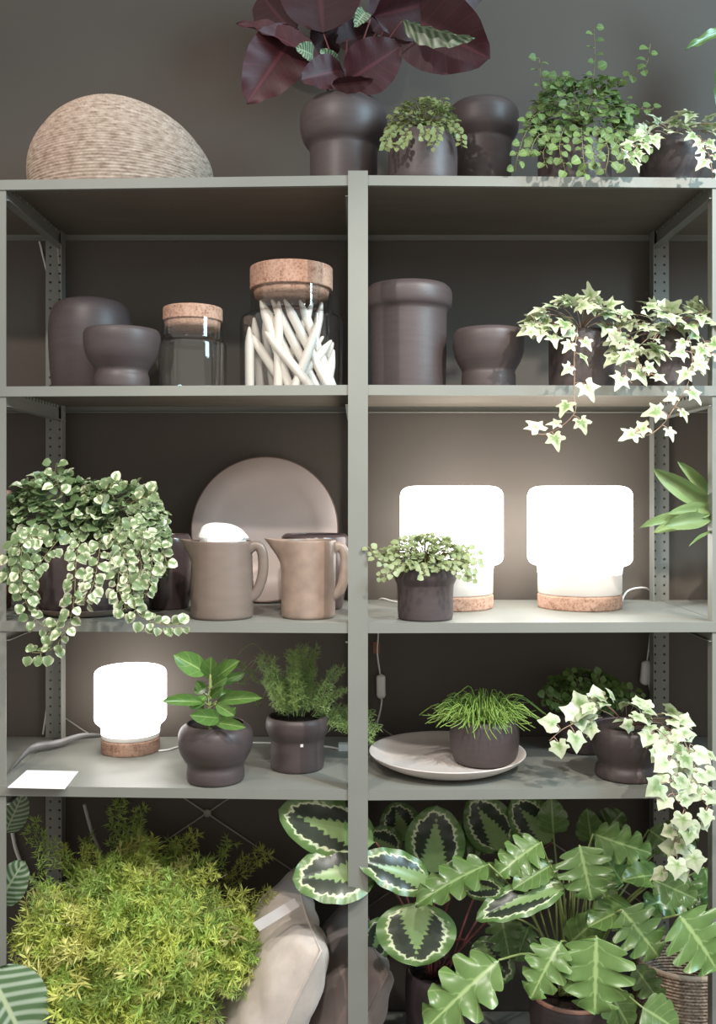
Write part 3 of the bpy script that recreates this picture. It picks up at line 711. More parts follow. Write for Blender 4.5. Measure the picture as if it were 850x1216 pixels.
ivy('potted_ivy', 'cream ivy in a dark footed bowl at the end of the second shelf', 792, .13, [(34, 392), (37, 398), (37, 408), (33, 424), (28, 433), (28, 440), (29, 464)], S2,
    [(770, 385, .06), (815, 385, .08), (758, 415, -.0)], [(40, 24), (36, 22), (26, 26)], [26, 24, 18],
    [[(818, 400, .03), (822, 430, -.05), (815, 460, -.06), (800, 485, -.07)], [(800, 485, -.07), (786, 505, -.07), (768, 517, -.07), (757, 508, -.07)], [(750, 400, .02), (756, 425, -.04), (768, 446, -.05), (776, 440, -.06)], [(830, 395, .06), (842, 420, -.03), (836, 440, -.05)], [(740, 385, .06), (728, 372, .05)], [(745, 400, .04), (742, 440, -.03), (750, 455, -.05)]], 32, .043, step=.032)

# ================================================================== THIRD SHELF
def edge_jar():
    c, k = jar('glass_jar', 'brown-filled glass jar with a cork lid, mostly cut off behind the variegated fig', -18, .26, S3, (582, 603), 625, 632, 30, 30, 36)
    m = MB(); m.lathe([(.0005, S3 + .006), (.066, S3 + .006), (.066, S3 + .06), (.05, S3 + .075), (.0005, S3 + .08)], (c.x, .26, 0), 30)
    o = m.mesh('brown_filling', MT['brown'], True, (c.x, .26, S3)); ob = bpy.data.objects.new('brown_filling', o); COL.objects.link(ob); ob.location = (c.x, .26, S3); tag(ob, 'brown filling inside the cut-off glass jar', 'filling')
edge_jar()
y16 = stand(735, 52, S3)
def saucer():
    c = P(103, HZ, y16); k = M(y16)
    r = thing('saucer', 'dark clay saucer under the variegated creeping fig pot', 'saucer', (c.x, y16, S3))
    m = MB(); m.lathe([(.0005, S3 + .001)] + chaikin([(44 * k, S3 + .001), (50 * k, S3 + .003), (56 * k, S3 + .016), (57 * k, S3 + .019), (55 * k, S3 + .018), (49 * k, S3 + .007)], 2) + [(.0005, S3 + .006)], (c.x, y16, 0), 64)
    m.build('dish', 'jug', r)
saucer()
def big_ficus():
    R = random.Random(77); y = y16; k = M(y)
    r = thing('potted_variegated_fig', 'large cream and green variegated creeping fig cascading from a dark pot', 'plant', (P(101, HZ, y).x, y, S3 + .007))
    pot_parts(r, 101, y, [(50, 636), (54, 642), (55, 660), (54, 700), (49, 722)], S3 + .0075, 'pot2')
    tubes = []; extra = MB(); n0 = 0
    V = [[(60, 640, .0), (30, 640, -.06), (25, 690, -.09), (38, 730, -.1), (62, 752, -.1)], [(95, 640, -.0), (90, 670, -.08), (88, 710, -.11), (80, 745, -.12), (60, 772, -.12), (35, 775, -.12)],
         [(130, 630, .0), (150, 660, -.06), (155, 700, -.08), (165, 730, -.09), (195, 742, -.1), (222, 740, -.1)], [(140, 620, .0), (175, 640, -.04), (180, 680, -.06), (172, 710, -.07)], [(120, 640, -.0), (112, 690, -.1), (100, 715, -.11)],
         [(75, 590, .05), (66, 565, .03), (67, 550, .02)], [(110, 590, .05), (135, 575, .03), (140, 570, .02)], [(150, 600, .05), (175, 588, .02), (186, 582, .0)], [(150, 640, 0.), (140, 690, -.07), (150, 725, -.09)],
         [(55, 640, .0), (18, 650, -.04), (12, 690, -.06)], [(150, 610, .0), (190, 650, -.03), (198, 672, -.04)], [(70, 640, -.02), (40, 680, -.08), (32, 715, -.09)], [(160, 640, .0), (168, 680, -.06), (150, 715, -.08)]]
    for pts in V: vine(r, [P(a, b_, yy) for a, b_, yy in pts], FIC, R, .021, .025, tubes, hang=.4, pet=.4)
    for pts in V: vine(r, [P(a, b_, yy + .012) for a, b_, yy in pts], [tiny(oval(.75, .6), 4, 2)], R, .011, .023, [], hang=.4, pet=.6, parts=False, mb=extra, jit=.6)
    n0 = sum(1 for o in r.children if o.name.startswith('leaf'))
    for cx_, py_, rx, ry, n in ((70, 612, 62, 50, 90), (140, 618, 54, 46, 70), (165, 640, 30, 50, 30), (35, 630, 28, 44, 20)):
        dome(r, P(cx_, py_, y - .05), (rx * k, .1, ry * k), max(5, min(n, 296 - n0)), FIC, R, .029, tubes=tubes, low=-.5, crown=P(100, 640, y)); n0 += n
    TF = [tiny(oval(.75, .6), 4, 2)]
    for cx_, py_, rx, ry, n in ((70, 612, 60, 46, 380), (140, 618, 54, 46, 340), (168, 655, 30, 54, 170), (35, 645, 28, 54, 130)):
        dome(r, P(cx_, py_, y - .04), (rx * k, .09, ry * k), n, TF, R, .026, False, extra, low=-.6)
    extra.build('inner_foliage', 'l_ficus', r, kind='stuff')
    stems(r, tubes, .0009, 'stem', name='stems', kind='stuff')
big_ficus()
empty_pot('plant_pot', 'plain dark cylinder pot half hidden between the variegated fig and the taupe jug', 201, .30, [(23, 635), (26, 640), (26, 660), (25, 700), (23, 716)], S3, mat='pot2')

def standing_plate():
    yb, yt = .42, .488; zc = S3 + .002
    R_ = 86 * M(.455)
    c = P(315, HZ, .455)
    r = thing('serving_plate', 'large pinkish plate propped upright behind the two jugs', 'plate', (c.x, yb, S3))
    prof = [(.0005, 0), (R_ * .62, 0), (R_ * .68, .004), (R_ * .98, .017), (R_, .020), (R_ * .985, .023), (R_ * .7, .011), (R_ * .62, .007), (.0005, .006)]
    m = MB(); m.lathe(prof, (0, 0, 0), 96)
    tilt = math.asin(min(.9, (yt - yb) / (2 * R_)))
    up = Vector((0, sin(tilt), cos(tilt))); nrm = Vector((0, -cos(tilt), sin(tilt))); ce = Vector((c.x, yb, zc)) + up * R_
    m.v = [tuple(ce + Vector((1, 0, 0)) * p[0] + up * p[1] + nrm * p[2]) for p in m.v]
    m.build('plate_body', 'plate', r)
    m = MB(); ring = [tuple(ce + Vector((1, 0, 0)) * (R_ * cos(a)) + up * (R_ * sin(a)) + nrm * .0205) for a in [2 * pi * i / 96 for i in range(97)]]
    m.tube(ring, .0016, 6); m.build('unglazed_rim', 'rimdark', r, label='darker bare clay rim')
standing_plate()
def jug(name, label, cx, y, htop, hbot, top, spout, handle, mat, S=S3, hy=-.012):
    k = M(y); c = P(cx, HZ, y); Z = lambda py: CZ + (HZ - py) * k
    r = thing(name, label, 'jug', (c.x, y, S))
    zt = Z(top); H = zt - S; R0, R1 = htop * k, hbot * k
    out = [(.0005, S + .0008), (R1 * .93, S + .0008), (R1, S + .006), (R1 * 1.0, S + H * .3), ((R0 + R1) / 2 * 1.0, S + H * .6), (R0, S + H * .9), (R0, zt - .003), (R0 - .001, zt), (R0 - .004, zt), (R0 - .0055, zt - .004), (R0 - .006, S + H * .85), (R1 - .006, S + H * .3), (R1 - .012, S + .01), (.0005, S + .009)]
    prof = [out[0]] + chaikin(out[1:-1], 2) + [out[-1]]
    sp = spout * k
    def df(p, a):
        t = max(0, (p.z - (S + H * .66)) / (H * .34)); g = math.exp(-((a - pi) / .42) ** 2)
        e = sp * g * t ** 1.5
        p.x -= e; p.z += .004 * g * t ** 2 if p.z > S + H * .9 else 0
        return p
    m = MB(); m.lathe(prof, (c.x, y, 0), 72, df); m.build('jug_body', mat, r)
    m = MB(); pts = [P(px, py, y + hy) for px, py in handle]
    m.tube(catmull(pts, 8), .0085, 12, flat=1.5); m.build('handle', mat, r)
    return c
yj1 = stand(738, 37, S3); yj2 = stand(737, 33, S3)
jug('jug', 'taupe stoneware jug with crumpled white paper in its mouth', 264, yj1, 35, 37, 642, 16, [(292, 655), (303, 648), (311, 655), (312, 680), (305, 702), (294, 711), (286, 706)], 'jug')
jug('jug', 'lighter speckled beige jug standing beside the centre post', 366, yj2, 33, 32, 641, 20, [(392, 655), (402, 649), (409, 658), (409, 680), (404, 700), (394, 708), (390, 704)], 'jug2')
empty_pot('plant_pot', 'dark wide-mouthed pot standing behind the speckled beige jug', 374, .295, [(37, 635), (40, 637), (40, 645), (39, 670), (36, 700), (33, 716)], S3, mat='pot2')
def paper_ball():
    R = random.Random(5); c = P(264, 640, yj1); k = M(yj1)
    m = MB()
    def fn(u, v):
        a = 2 * pi * v; t = -.9 + u * (pi / 2 + .9)
        q = 1 + .05 * sin(5 * a + 3 * t) * cos(t) + .035 * sin(9 * a - 4 * t) * cos(t)
        q *= .96
        return Vector((c.x + (.064 if t > 0 else .058) * max(0, cos(t)) ** .75 * cos(a) * q, yj1 + .054 * max(0, cos(t)) ** .75 * sin(a) * q, c.z - .003 + (.043 if t > 0 else .05) * sin(t) * (1 - .22 * cos(a - .6) * cos(t))))
    m.grid(fn, 14, 30, wrap=True)
    o = m.mesh('paper_wad', MT['paper'], False, c); ob = bpy.data.objects.new('paper_wad', o); COL.objects.link(ob); ob.location = c
    tag(ob, 'crumpled white paper wad sticking out of the taupe jug', 'paper')
paper_ball()

def lamp(label, cx, pyb, S, rows, hw, cord, hwb):
    """rows: top, widest end, neck, glass bottom ; hw: shade, neck"""
    y = stand(pyb, hwb, S); k = M(y); c = P(cx, HZ, y); Z = lambda py: CZ + (HZ - py) * k
    r = thing('table_lamp', label, 'lamp', (c.x, y, S))
    t, e, n, gb = rows; A, B = hw[0] * k, hw[1] * k
    m = MB(); q = (hw[0] * .22)
    pr = [(.0005, Z(t)), (A * .6, Z(t)), (A * .86, Z(t + .3)), (A, Z(t + q * .5)), (A, Z(t + q * 1.4)), (A, Z(e - q)), (A, Z(e - q * .3)), (A * .92, Z(e + 1)), (B * 1.03, Z(n - 1)), (B, Z(n + 3)), (B, Z(n + 8))]
    pr = [pr[0]] + chaikin(pr[1:], 3)
    m.lathe(pr, (c.x, y, 0), 64); m.build('glass_shade', 'opal', r, label='glowing white opal glass shade')
    m = MB(); m.lathe([(B, Z(n + 8)), (B, Z((n + 8 + gb) / 2)), (B, Z(gb - 1.5)), (B * .98, Z(gb)), (.0005, Z(gb))], (c.x, y, 0), 64)
    m.build('glass_collar', 'opal_low', r, label='dimmer frosted glass collar')
    m = MB(); C = hwb * k * 1.005
    m.lathe([(.0005, Z(gb) - .0002)] + chaikin([(C * .96, Z(gb) - .0002), (C, Z(gb + 1.5)), (C, Z(gb + 4)), (C, S + .004), (C * .98, S + .0006)], 2) + [(.0005, S + .0006)], (c.x, y, 0), 64)
    m.build('cork_base', 'cork', r, label='round cork foot')
    m = MB(); pts = [P(*p) for p in cord(y)]; m.tube(catmull(pts, 8), .0026, 8)
    cd = sub(r, m.build('cord', 'white', r, label='white power cord'))
    return r, cd, c, y
def switch(cd, a, c_, wpx, y):
    p0, p1 = P(a[0], a[1], y), P(c_[0], c_[1], y); d = (p1 - p0); L = d.length; R = frame(d, (0, -1, 0)); m = MB(); w_ = wpx * M(y) / 2
    def fn(u, v):
        an = 2 * pi * v; e = min(1, sin(pi * min(1, max(0, u))) * 3) ** .5
        e = max(.02, e); sx = math.copysign(abs(cos(an)) ** .5, cos(an)); sz = math.copysign(abs(sin(an)) ** .5, sin(an))
        return p0 + R @ Vector((sx * w_ * e, u * L, sz * w_ * .7 * e))
    m.grid(fn, 14, 16, wrap=True); m.build('inline_switch', 'white', cd)
S3z = lambda px, y: (px, HZ + (CZ - S3) * F / (D + y) - 1.2, y)
S4z = lambda px, y: (px, HZ + (CZ - S4) * F / (D + y) - 1.2, y)
r_, cd, _, _ = lamp('glowing opal glass lamp with cork foot, partly hidden by the small pot plant', 536, 727, S3, (577, 668, 671, 704), (61, 49),
    lambda y: [S3z(500, y), S3z(470, .42), S3z(452, .50), (449, 722, .506), (449, 752, .506), (448, 775, .506), (451, 800, .506), (452, 815, .506), (453, 835, .506), (447, 860, .506), (438, 872, .506)], 49)
switch(cd, (452, 800), (452.5, 830), 11, .497)
r_, cd, _, _ = lamp('glowing opal glass lamp with cork foot standing alone beside the rear perforated post', 688, 727, S3, (577, 669, 672, 704), (61, 49),
    lambda y: [S3z(736, y), (744, 703, .45), (758, 698, .47), (770, 700, .5), (774, 712, .5), (772, 752, .506), (769, 780, .506), (766, 800, .506), (771, 816, .506), (774, 835, .506)], 49)
switch(cd, (769, 784), (766, 814), 13, .497)
trailing_small('potted_creeper', 'pale small-leaved creeper in a dark rimmed pot in front of a glowing lamp', 505, stand(739, 33, S3), [(35, 667), (38, 672), (38, 684), (35, 691), (33, 695), (33, 735)], S3,
    'l_small2', 504, 664, 52, 28, 460, .0155,
    [[(470, 668, .02), (450, 665, .0), (438, 650, .0)], [(480, 668, .0), (462, 680, -.03), (448, 685, -.03)], [(530, 665, .02), (555, 668, .0), (560, 690, -.01)], [(525, 668, .0), (545, 680, -.02), (556, 684, -.02)], [(500, 668, .0), (505, 685, -.04)], [(540, 660, .05), (562, 655, .04), (566, 672, .03)]], 8)
def staghorn():
    y = .3
    r = thing('staghorn_fern', 'staghorn fern with strappy green fronds reaching in past the end post', 'plant', (P(905, HZ, y).x, y, S3))
    pot_parts(r, 905, y, [(40, 640), (43, 650), (42, 690), (38, 718)], S3)
    for b_, t_, w_, yb, yt, ro, k in (((852, 606), (803, 549), 20, .12, .05, 20, 0), ((852, 604), (777, 563), 30, .1, .0, -10, 1), ((862, 607), (792, 607), 20, .08, .0, 30, 0), ((872, 612), (763, 615), 20, .1, -.02, 40, 1), ((858, 612), (774, 629), 26, .14, .06, 20, 0), ((846, 616), (790, 622), 26, .04, -.03, 10, 1), ((850, 629), (814, 646), 5, .05, .0, 30, 0), ((838, 604), (828, 614), 18, .05, .02, 0, 0), ((880, 600), (850, 522), 24, .1, .05, 10, 1), ((930, 600), (990, 560), 26, .1, .05, 0, 0), ((920, 590), (930, 510), 26, .2, .2, 0, 1)):
        pleaf(r, STG[k], b_, (t_[0] + 5, t_[1]), w_ * .8, yb, yt, ro, 'frond')
    m = MB(); s = P(900, 645, y)
    for q in ((852, 606, .12), (862, 607, .08), (872, 612, .1), (880, 600, .1), (930, 600, .1), (858, 612, .14), (846, 616, .04), (850, 629, .05)): e = P(*q); m.tube(catmull([s, (s + e) / 2 + Vector((0, 0, .02)), e], 4), .004, 6)
    m.build('stems', 'petiole', r)
staghorn()
# ================================================================== FOURTH SHELF
r_, cd, lc, ly = lamp('smaller glowing opal glass lamp on a reddish cork foot behind the white card', 155, 900, S4, (792, 856, 861, 874), (42, 34),
    lambda y: [S4z(188, y - .02), S4z(200, y - .01), S4z(218, y + .03), S4z(260, y + .06), S4z(310, .42), S4z(360, .40), S4z(388, .38), S4z(402, .36)], 34)
m = MB(); p = P(*S4z(407, .355)); m.box(p.x - .012, p.x + .014, p.y - .011, p.y + .011, p.z - .004, p.z + .016); edge_split(m.build('plug', 'white', cd, False), 30)
def on_shelf(px, py, z=S4):
    d = (CZ - z) * F / (py - HZ); return Vector(((px - CX) * d / F, d - D, z))
def card():
    q = [on_shelf(9, 935, S4 + .002), on_shelf(77, 936.5, S4 + .002), on_shelf(93, 916, S4 + .003), on_shelf(32, 914.5, S4 + .003)]
    m = MB(); m.add([p for p in q] + [p - Vector((0, 0, .0012)) for p in q], [(0, 1, 2, 3), (7, 6, 5, 4), (0, 4, 5, 1), (1, 5, 6, 2), (2, 6, 7, 3), (3, 7, 4, 0)])
    c = sum(q, Vector()) / 4
    ob = bpy.data.objects.new('paper_card', m.mesh('paper_card', MT['paper'], False, c)); COL.objects.link(ob); ob.location = c
    tag(ob, 'white paper card lying flat at the front of the fourth shelf', 'card')
card()
def strap():
    m = MB(); path = catmull([on_shelf(4, 926) + Vector((0, 0, .002)), on_shelf(22, 908) + Vector((0, 0, .008)), on_shelf(40, 896) + Vector((0, 0, .016)), on_shelf(68, 890) + Vector((0, 0, .014)), on_shelf(96, 883) + Vector((0, 0, .018)), on_shelf(121, 881) + Vector((0, 0, .016))], 8)
    n = len(path); vs = []; fs = []
    for i, p in enumerate(path):
        d = (path[min(i + 1, n - 1)] - path[max(0, i - 1)]).normalized(); tw = radians(50 - 60 * sin(i / n * 3))
        s = Matrix.Rotation(tw, 3, d) @ Vector((0, 0, 1)); nn = d.cross(s).normalized(); w_ = .013 * (.7 + .3 * sin(i / n * pi))
        vs += [p + s * w_, p - s * w_ * .5, p - s * w_ * .5 + nn * .001, p + s * w_ + nn * .001]
    for i in range(n - 1):
        for k in range(4): fs.append((i * 4 + k, i * 4 + (k + 1) % 4, i * 4 + 4 + (k + 1) % 4, i * 4 + 4 + k))
    m.add(vs, fs); c = path[n // 2]
    ob = bpy.data.objects.new('grey_strap', m.mesh('grey_strap', MT['grey_strap'], True, c)); COL.objects.link(ob); ob.location = c
    tag(ob, 'twisted flat grey strap trailing across the shelf to the small lamp', 'strap')
strap()
def clusia():
    y = stand(936, 33, S4)
    r = thing('potted_clusia', 'young green plant with oval leaves in a bulbous dark pot beside the small lamp', 'plant', (P(256, HZ, y).x, y, S4))
    pot_parts(r, 256, y, [(35, 859), (42, 864), (44.5, 873), (44, 886), (38, 899), (34, 904), (33, 908), (34.5, 914), (34, 929)], S4)
    L = [((246, 800), (211, 779), 27, .08, .02, 10, 0), ((250, 808), (249, 783), 22, .08, .05, -20, 1), ((253, 808), (278, 785), 19, .1, .05, -30, 0), ((257, 833), (303, 826), 17, .06, -.02, -20, 1), ((243, 834), (198, 830), 15, .06, -.02, 20, 0),
         ((262, 853), (232, 850), 20, .02, -.06, 0, 1), ((255, 812), (291, 800), 12, .12, .12, 10, 0), ((246, 826), (228, 840), 12, .08, .03, 0, 1), ((252, 815), (267, 806), 14, .06, .03, 0, 0), ((255, 858), (287, 862), 14, .02, -.03, -10, 1), ((246, 814), (231, 822), 12, .1, .08, 0, 0), ((256, 836), (275, 848), 14, .04, .0, 0, 1), ((243, 822), (234, 810), 12, .1, .08, 0, 0), ((250, 828), (262, 818), 12, .06, .02, 0, 1), ((243, 845), (228, 833), 10, .08, .06, 0, 0), ((256, 822), (284, 826), 12, .12, .14, 0, 0), ((262, 858), (278, 842), 14, .08, .06, 0, 1)]
    for b_, t_, w_, yb, yt, ro, k in L: pleaf(r, CLU[k], b_, t_, w_, yb, yt, ro)
    stems(r, [[P(250, 872, y), P(249, 840, y - .01), P(250, 800, y - .01)]], .005, 'petiole', .0035, 'trunk')
    m = MB()
    for b_, t_, w_, yb, yt, ro, k in L: m.tube([P(249.5, b_[1] + 5, y - .01), P(b_[0], b_[1], yb)], .0022, 6)
    m.build('petioles', 'petiole', r)
clusia()
# feathery fronds: a bent stem, short branchlets and tufts of needles
def frond_mesh(name, mat, seed, tufts=26, per=7, nl=.085, bend=.25, spread=.13, nw=.010, branch=True):
    R = random.Random(seed); m = MB(); ctr = lambda u: Vector((0.05 * sin(u * 5 + seed), u, -bend * u * u))
    m.tube([ctr(i / 7) for i in range(8)], .007, 4, .003)
    for i in range(tufts):
        u = .12 + .88 * (i + R.random() * .6) / tufts; c = ctr(u); sd = 1 if i % 2 else -1
        if branch:
            br = spread * (1.2 - .7 * u) * R.uniform(.5, 1.2); a = R.uniform(-.6, .6)
            e = c + Vector((sd * br * cos(a), br * R.uniform(.2, .7), br * sin(a) * 1.2)); m.tube([c, e], .0035, 3)
            cs = [c.lerp(e, .55), e]
        else: cs = [c]
        for q in cs:
            for _ in range(per):
                d = Vector((R.gauss(0, 1) + sd * .5, R.gauss(.35, .8), R.gauss(0, .8))).normalized(); L = nl * R.uniform(.6, 1.15)
                s = d.cross(Vector((R.gauss(0, 1), R.gauss(0, 1), R.gauss(0, 1)))).normalized() * nw
                m.add([q, q + d * L * .45 + s, q + d * L, q + d * L * .45 - s], [(0, 1, 2, 3)], [(0, .5), (.5, 1), (1, .5), (.5, 0)])
    return m.mesh(name, MT[mat], False)
FR = [frond_mesh('asparagus_frond', ('needle', 'needle_g', 'needle', 'needle_g', 'needle', 'needle_b', 'needle_g', 'needle', 'needle_g', 'needle')[s], s, 22, 7, .14, (.15, .3, .1, .4, .25, .2, .2, .2, .1, .3)[s], .19, .0105) for s in range(10)]
FE = [frond_mesh('feathery_frond', 'needle_d', s + 20, 40, 9, .10, (.1, .25, .18)[s], .13, .0042) for s in range(3)]
def put_frond(root, me, p0, p1, R, width=1.0):
    d = p1 - p0; n = Vector((R.uniform(-.6, .6), -.6, .8)); L = d.length
    put(root, me, p0, d, n, L, L * width, 'frond')
def feathery():
    R = random.Random(9); y = stand(920, 31, S4)
    r = thing('potted_feathery_fern', 'feathery asparagus fern in a dark pot with a turned rim beside the centre post', 'plant', (P(353, HZ, y).x, y, S4))
    pot_parts(r, 353, y, [(35, 850), (37.5, 854), (37.5, 864), (34, 872), (31.5, 876), (31.5, 890), (32, 914)], S4)
    for i in range(20):
        tx = R.uniform(318, 408); ty = R.uniform(764, 815) + abs(tx - 358) * .25
        b_ = P(353 + (tx - 358) * .35, 850, y + R.uniform(-.04, .04)); put_frond(r, R.choice(FE), b_, P(tx, ty, y + R.uniform(-.10, .08)), R, R.uniform(.7, 1))
    for tx, ty, yy in ((268, 782, y + .1), (304, 826, y + .06), (290, 790, y + .12), (275, 800, y + .1), (448, 850, y), (442, 872, y - .04), (440, 835, y + .03), (420, 860, y - .02), (300, 800, y + .08)):
        b0 = P(345 if tx < 350 else 372, 848, y + .02); mid = P((tx + (345 if tx < 350 else 372)) / 2, min(ty, 838) - 16, (yy + y) / 2)
        if tx < 350:
            mm = MB(); mm.tube(catmull([b0, mid, P(tx + 8, ty + 4, yy)], 6), .0012, 5); mm.build('runner', 'stem', r)
            put_frond(r, R.choice(FE), P(tx + (304 - tx) * .5 + 6, ty + 14, yy), P(tx, ty, yy), R, 1.4)
        else: put_frond(r, R.choice(FE), b0, P(tx, ty, yy), R, .8)
    m = MB(); p = P(360, 877, y) ; m.box(p.x - .003, p.x + .004, y - 31.6 * M(y) - .0008, y - 31.6 * M(y) + .004, p.z - .004, p.z + .003); m.build('sticker', 'paper', r, False)
feathery()
def flat_plate():
    y = .20; k = M(y); c = P(531, HZ, y); Rr = 93 * k
    y = .205
    r = thing('serving_dish', 'wide pale pinkish dish lying flat under the rhipsalis pot', 'dish', (c.x, y, S4))
    prof = [(.0005, S4 + .001)] + chaikin([(Rr * .62, S4 + .001), (Rr * .72, S4 + .004), (Rr * .93, S4 + .024), (Rr, S4 + .038), (Rr * .995, S4 + .041), (Rr * .97, S4 + .040), (Rr * .86, S4 + .022), (Rr * .7, S4 + .010)], 2) + [(.0005, S4 + .009)]
    m = MB(); m.lathe(prof, (c.x, y, 0), 96); m.build('dish_body', 'dish', r)
flat_plate()
def rhipsalis():
    R = random.Random(14); S = S4 + .0098; y = stand(914, 33, S) ; k = M(y)
    r = thing('potted_rhipsalis', 'spiky bright green rhipsalis in a rounded dark pot on the pale dish', 'plant', (P(575, HZ, y).x, y, S))
    pot_parts(r, 575, y, [(36, 852), (40, 858), (41.5, 872), (40, 890), (36, 902), (33, 908)], S)
    m = MB(); c0 = P(572, 852, y)
    for i in range(430):
        a = R.uniform(0, 2 * pi); rr = sqrt(R.random())
        b_ = c0 + Vector((cos(a) * rr * 34 * k, sin(a) * rr * 34 * k, -.004)); o = Vector((cos(a) * R.uniform(.2, 1.3), sin(a) * R.uniform(.2, 1.1), 0))
        h = R.uniform(.01, .075) * (1.15 - .5 * rr); out = R.uniform(.02, .085)
        pts = [b_, b_ + o * out * .45 + Vector((0, 0, h)), b_ + o * out + Vector((R.uniform(-.01, .01), 0, h * R.uniform(.2, 1.1) - .004))]
        if R.random() < .4: pts.append(pts[-1] + o * .025 + Vector((R.uniform(-.015, .015), 0, R.uniform(-.025, .006))))
        m.tube(catmull(pts, 3), .0017, 4, .0011)
    m.build('foliage', 'rhips', r, kind='stuff')
rhipsalis()
trailing_small('potted_creeper', 'dim green creeper in a shaded dark pot behind the footed ivy bowl', 694, .36, [(30, 842), (34, 848), (34, 870), (30, 885), (28, 892)], S4,
    'l_dark', 694, 826, 46, 28, 460, .020, [[(670, 835, .3), (652, 828, .28), (648, 818, .28)], [(715, 830, .35), (745, 820, .35), (762, 828, .34)], [(690, 826, .3), (684, 806, .3), (676, 797, .3)], [(700, 820, .3), (712, 802, .3)]], 18)
ivy('potted_ivy', 'white-edged ivy in a dark footed bowl, long runners pouring off the shelf end', 744, stand(932, 36, S4), [(37, 861), (42, 866), (43, 877), (40, 890), (34, 901), (33, 906), (37, 911), (37.5, 925)], S4,
    [(728, 846, .05), (776, 858, .05)], [(42, 16), (32, 20)], [20, 16],
    [[(715, 852, .05), (690, 856, .02), (668, 866, -.01), (652, 880, -.02)], [(712, 850, .08), (690, 846, .04), (680, 852, .02)], [(775, 862, .02), (795, 880, -.04), (797, 905, -.08), (795, 930, -.11), (802, 950, -.12)], [(785, 860, .03), (812, 880, -.02), (820, 910, -.06), (828, 940, -.09), (842, 960, -.1)],
     [(775, 865, .01), (785, 890, -.05), (790, 915, -.09), (800, 945, -.12), (815, 968, -.12), (800, 1000, -.11), (812, 1012, -.1)], [(820, 900, -.05), (836, 925, -.07), (838, 950, -.08)], [(790, 866, .02), (826, 888, -.01), (838, 905, -.03)], [(815, 968, -.12), (826, 985, -.1), (800, 1015, -.1), (790, 1040, -.1)]], 41, .042, step=.026, leaves=IVB)

# ================================================================== CABLES
def cable(label, pts, r=.0028, mat='white'):
    q = [P(*p) for p in pts]; m = MB(); m.tube(catmull(q, 8), r, 8); c = q[len(q) // 2]
    ob = bpy.data.objects.new('cable', m.mesh('cable', MT[mat], True, c)); COL.objects.link(ob); ob.location = c; tag(ob, label, 'cable')
cable('short white cable slanting behind the top of the rear post', [(44, 276, .506), (50, 300, .506), (58, 335, .506), (64, 380, .506)])
cable('white cable hanging down the wall behind the grey strap', [(60, 765, .506), (58, 810, .506), (55, 845, .506), (51, 872, .506)])
cable('thick white cable curving down behind the bushy asparagus fern', [(14, 985, .5), (20, 1012, .5), (34, 1040, .5), (60, 1062, .5), (90, 1110, .5)], .0055)
cable('pale cable loop rising above the bushy asparagus fern', [(100, 955, .45), (108, 985, .45), (118, 1010, .45), (122, 1040, .46)], .005, 'tag')
def orange_tag():
    p = P(447, 768, .506); m = MB(); m.box(-.010, .010, -.0015, .0015, -.02, .014)
    ob = bpy.data.objects.new('orange_label', m.mesh('orange_label', MT['brown'], False)); COL.objects.link(ob); ob.location = p; tag(ob, 'tiny orange-brown label on the wall by the hanging lamp cord', 'label')
orange_tag()

# ================================================================== BOTTOM SHELF
def big_fern():
    R = random.Random(101); y = .2
    r = thing('asparagus_fern', 'huge bushy yellow-green asparagus fern filling the bottom bay', 'plant', (P(150, HZ, y).x, y, S5))
    pot_parts(r, 150, y, [(70, 1175), (74, 1183), (72, 1240), (62, 1310)], S5)
    core = P(155, 1150, .17)
    n = 0
    while n < 280:
        a = R.uniform(0, 2 * pi); q = R.random() ** .5
        tx = 160 + cos(a) * q * 142; ty = 1112 + sin(a) * q * 118
        if tx < 8 or ty < 990 + max(0, (80 - tx)) * .6: continue
        if tx > 262 and ty > 1110 and (tx - 262) > (1216 - ty) * .5: continue
        front = (ty - 990) / 230.0                     # lower tips hang further forward
        yt = .30 - .34 * front ** .8 + R.uniform(-.05, .05) - .10 * (1 - q)
        t = P(tx, ty, yt)
        L = R.uniform(.13, .24)
        b0 = core + Vector((R.uniform(-.06, .06), R.uniform(-.05, .05), R.uniform(-.05, .1)))
        d = (t - b0); d = (d.normalized() + Vector((R.uniform(-.5, .5), R.uniform(-.4, .1), R.uniform(-.35, .5)))).normalized()
        put_frond(r, R.choice(FR), t - d * L, t, R, R.uniform(.8, 1.15)); n += 1
    for tx, ty, bx, by, yy in ((38, 978, 80, 1040, .2), (150, 985, 155, 1050, .34), (130, 958, 150, 1040, .42), (265, 1000, 230, 1060, .36), (310, 1010, 250, 1060, .36), (70, 1010, 100, 1060, .3), (200, 1000, 190, 1060, .36), (165, 960, 165, 1020, .42), (320, 1060, 270, 1090, .2), (300, 1090, 250, 1110, .1), (230, 990, 200, 1050, .4), (100, 1000, 120, 1060, .4)):
        put_frond(r, R.choice(FR), P(bx, by, yy), P(tx, ty, yy), R, .9)
    m = MB()
    for i in range(60):
        e = P(R.uniform(40, 290), R.uniform(1030, 1180), R.uniform(.02, .3)); s = core + Vector((R.uniform(-.05, .05), R.uniform(-.04, .04), -.03))
        m.tube(catmull([s, (s + e) / 2 + Vector((0, 0, .05)), e], 4), .0013, 4)
    m.build('stems', 'stem', r, kind='stuff')
big_fern()
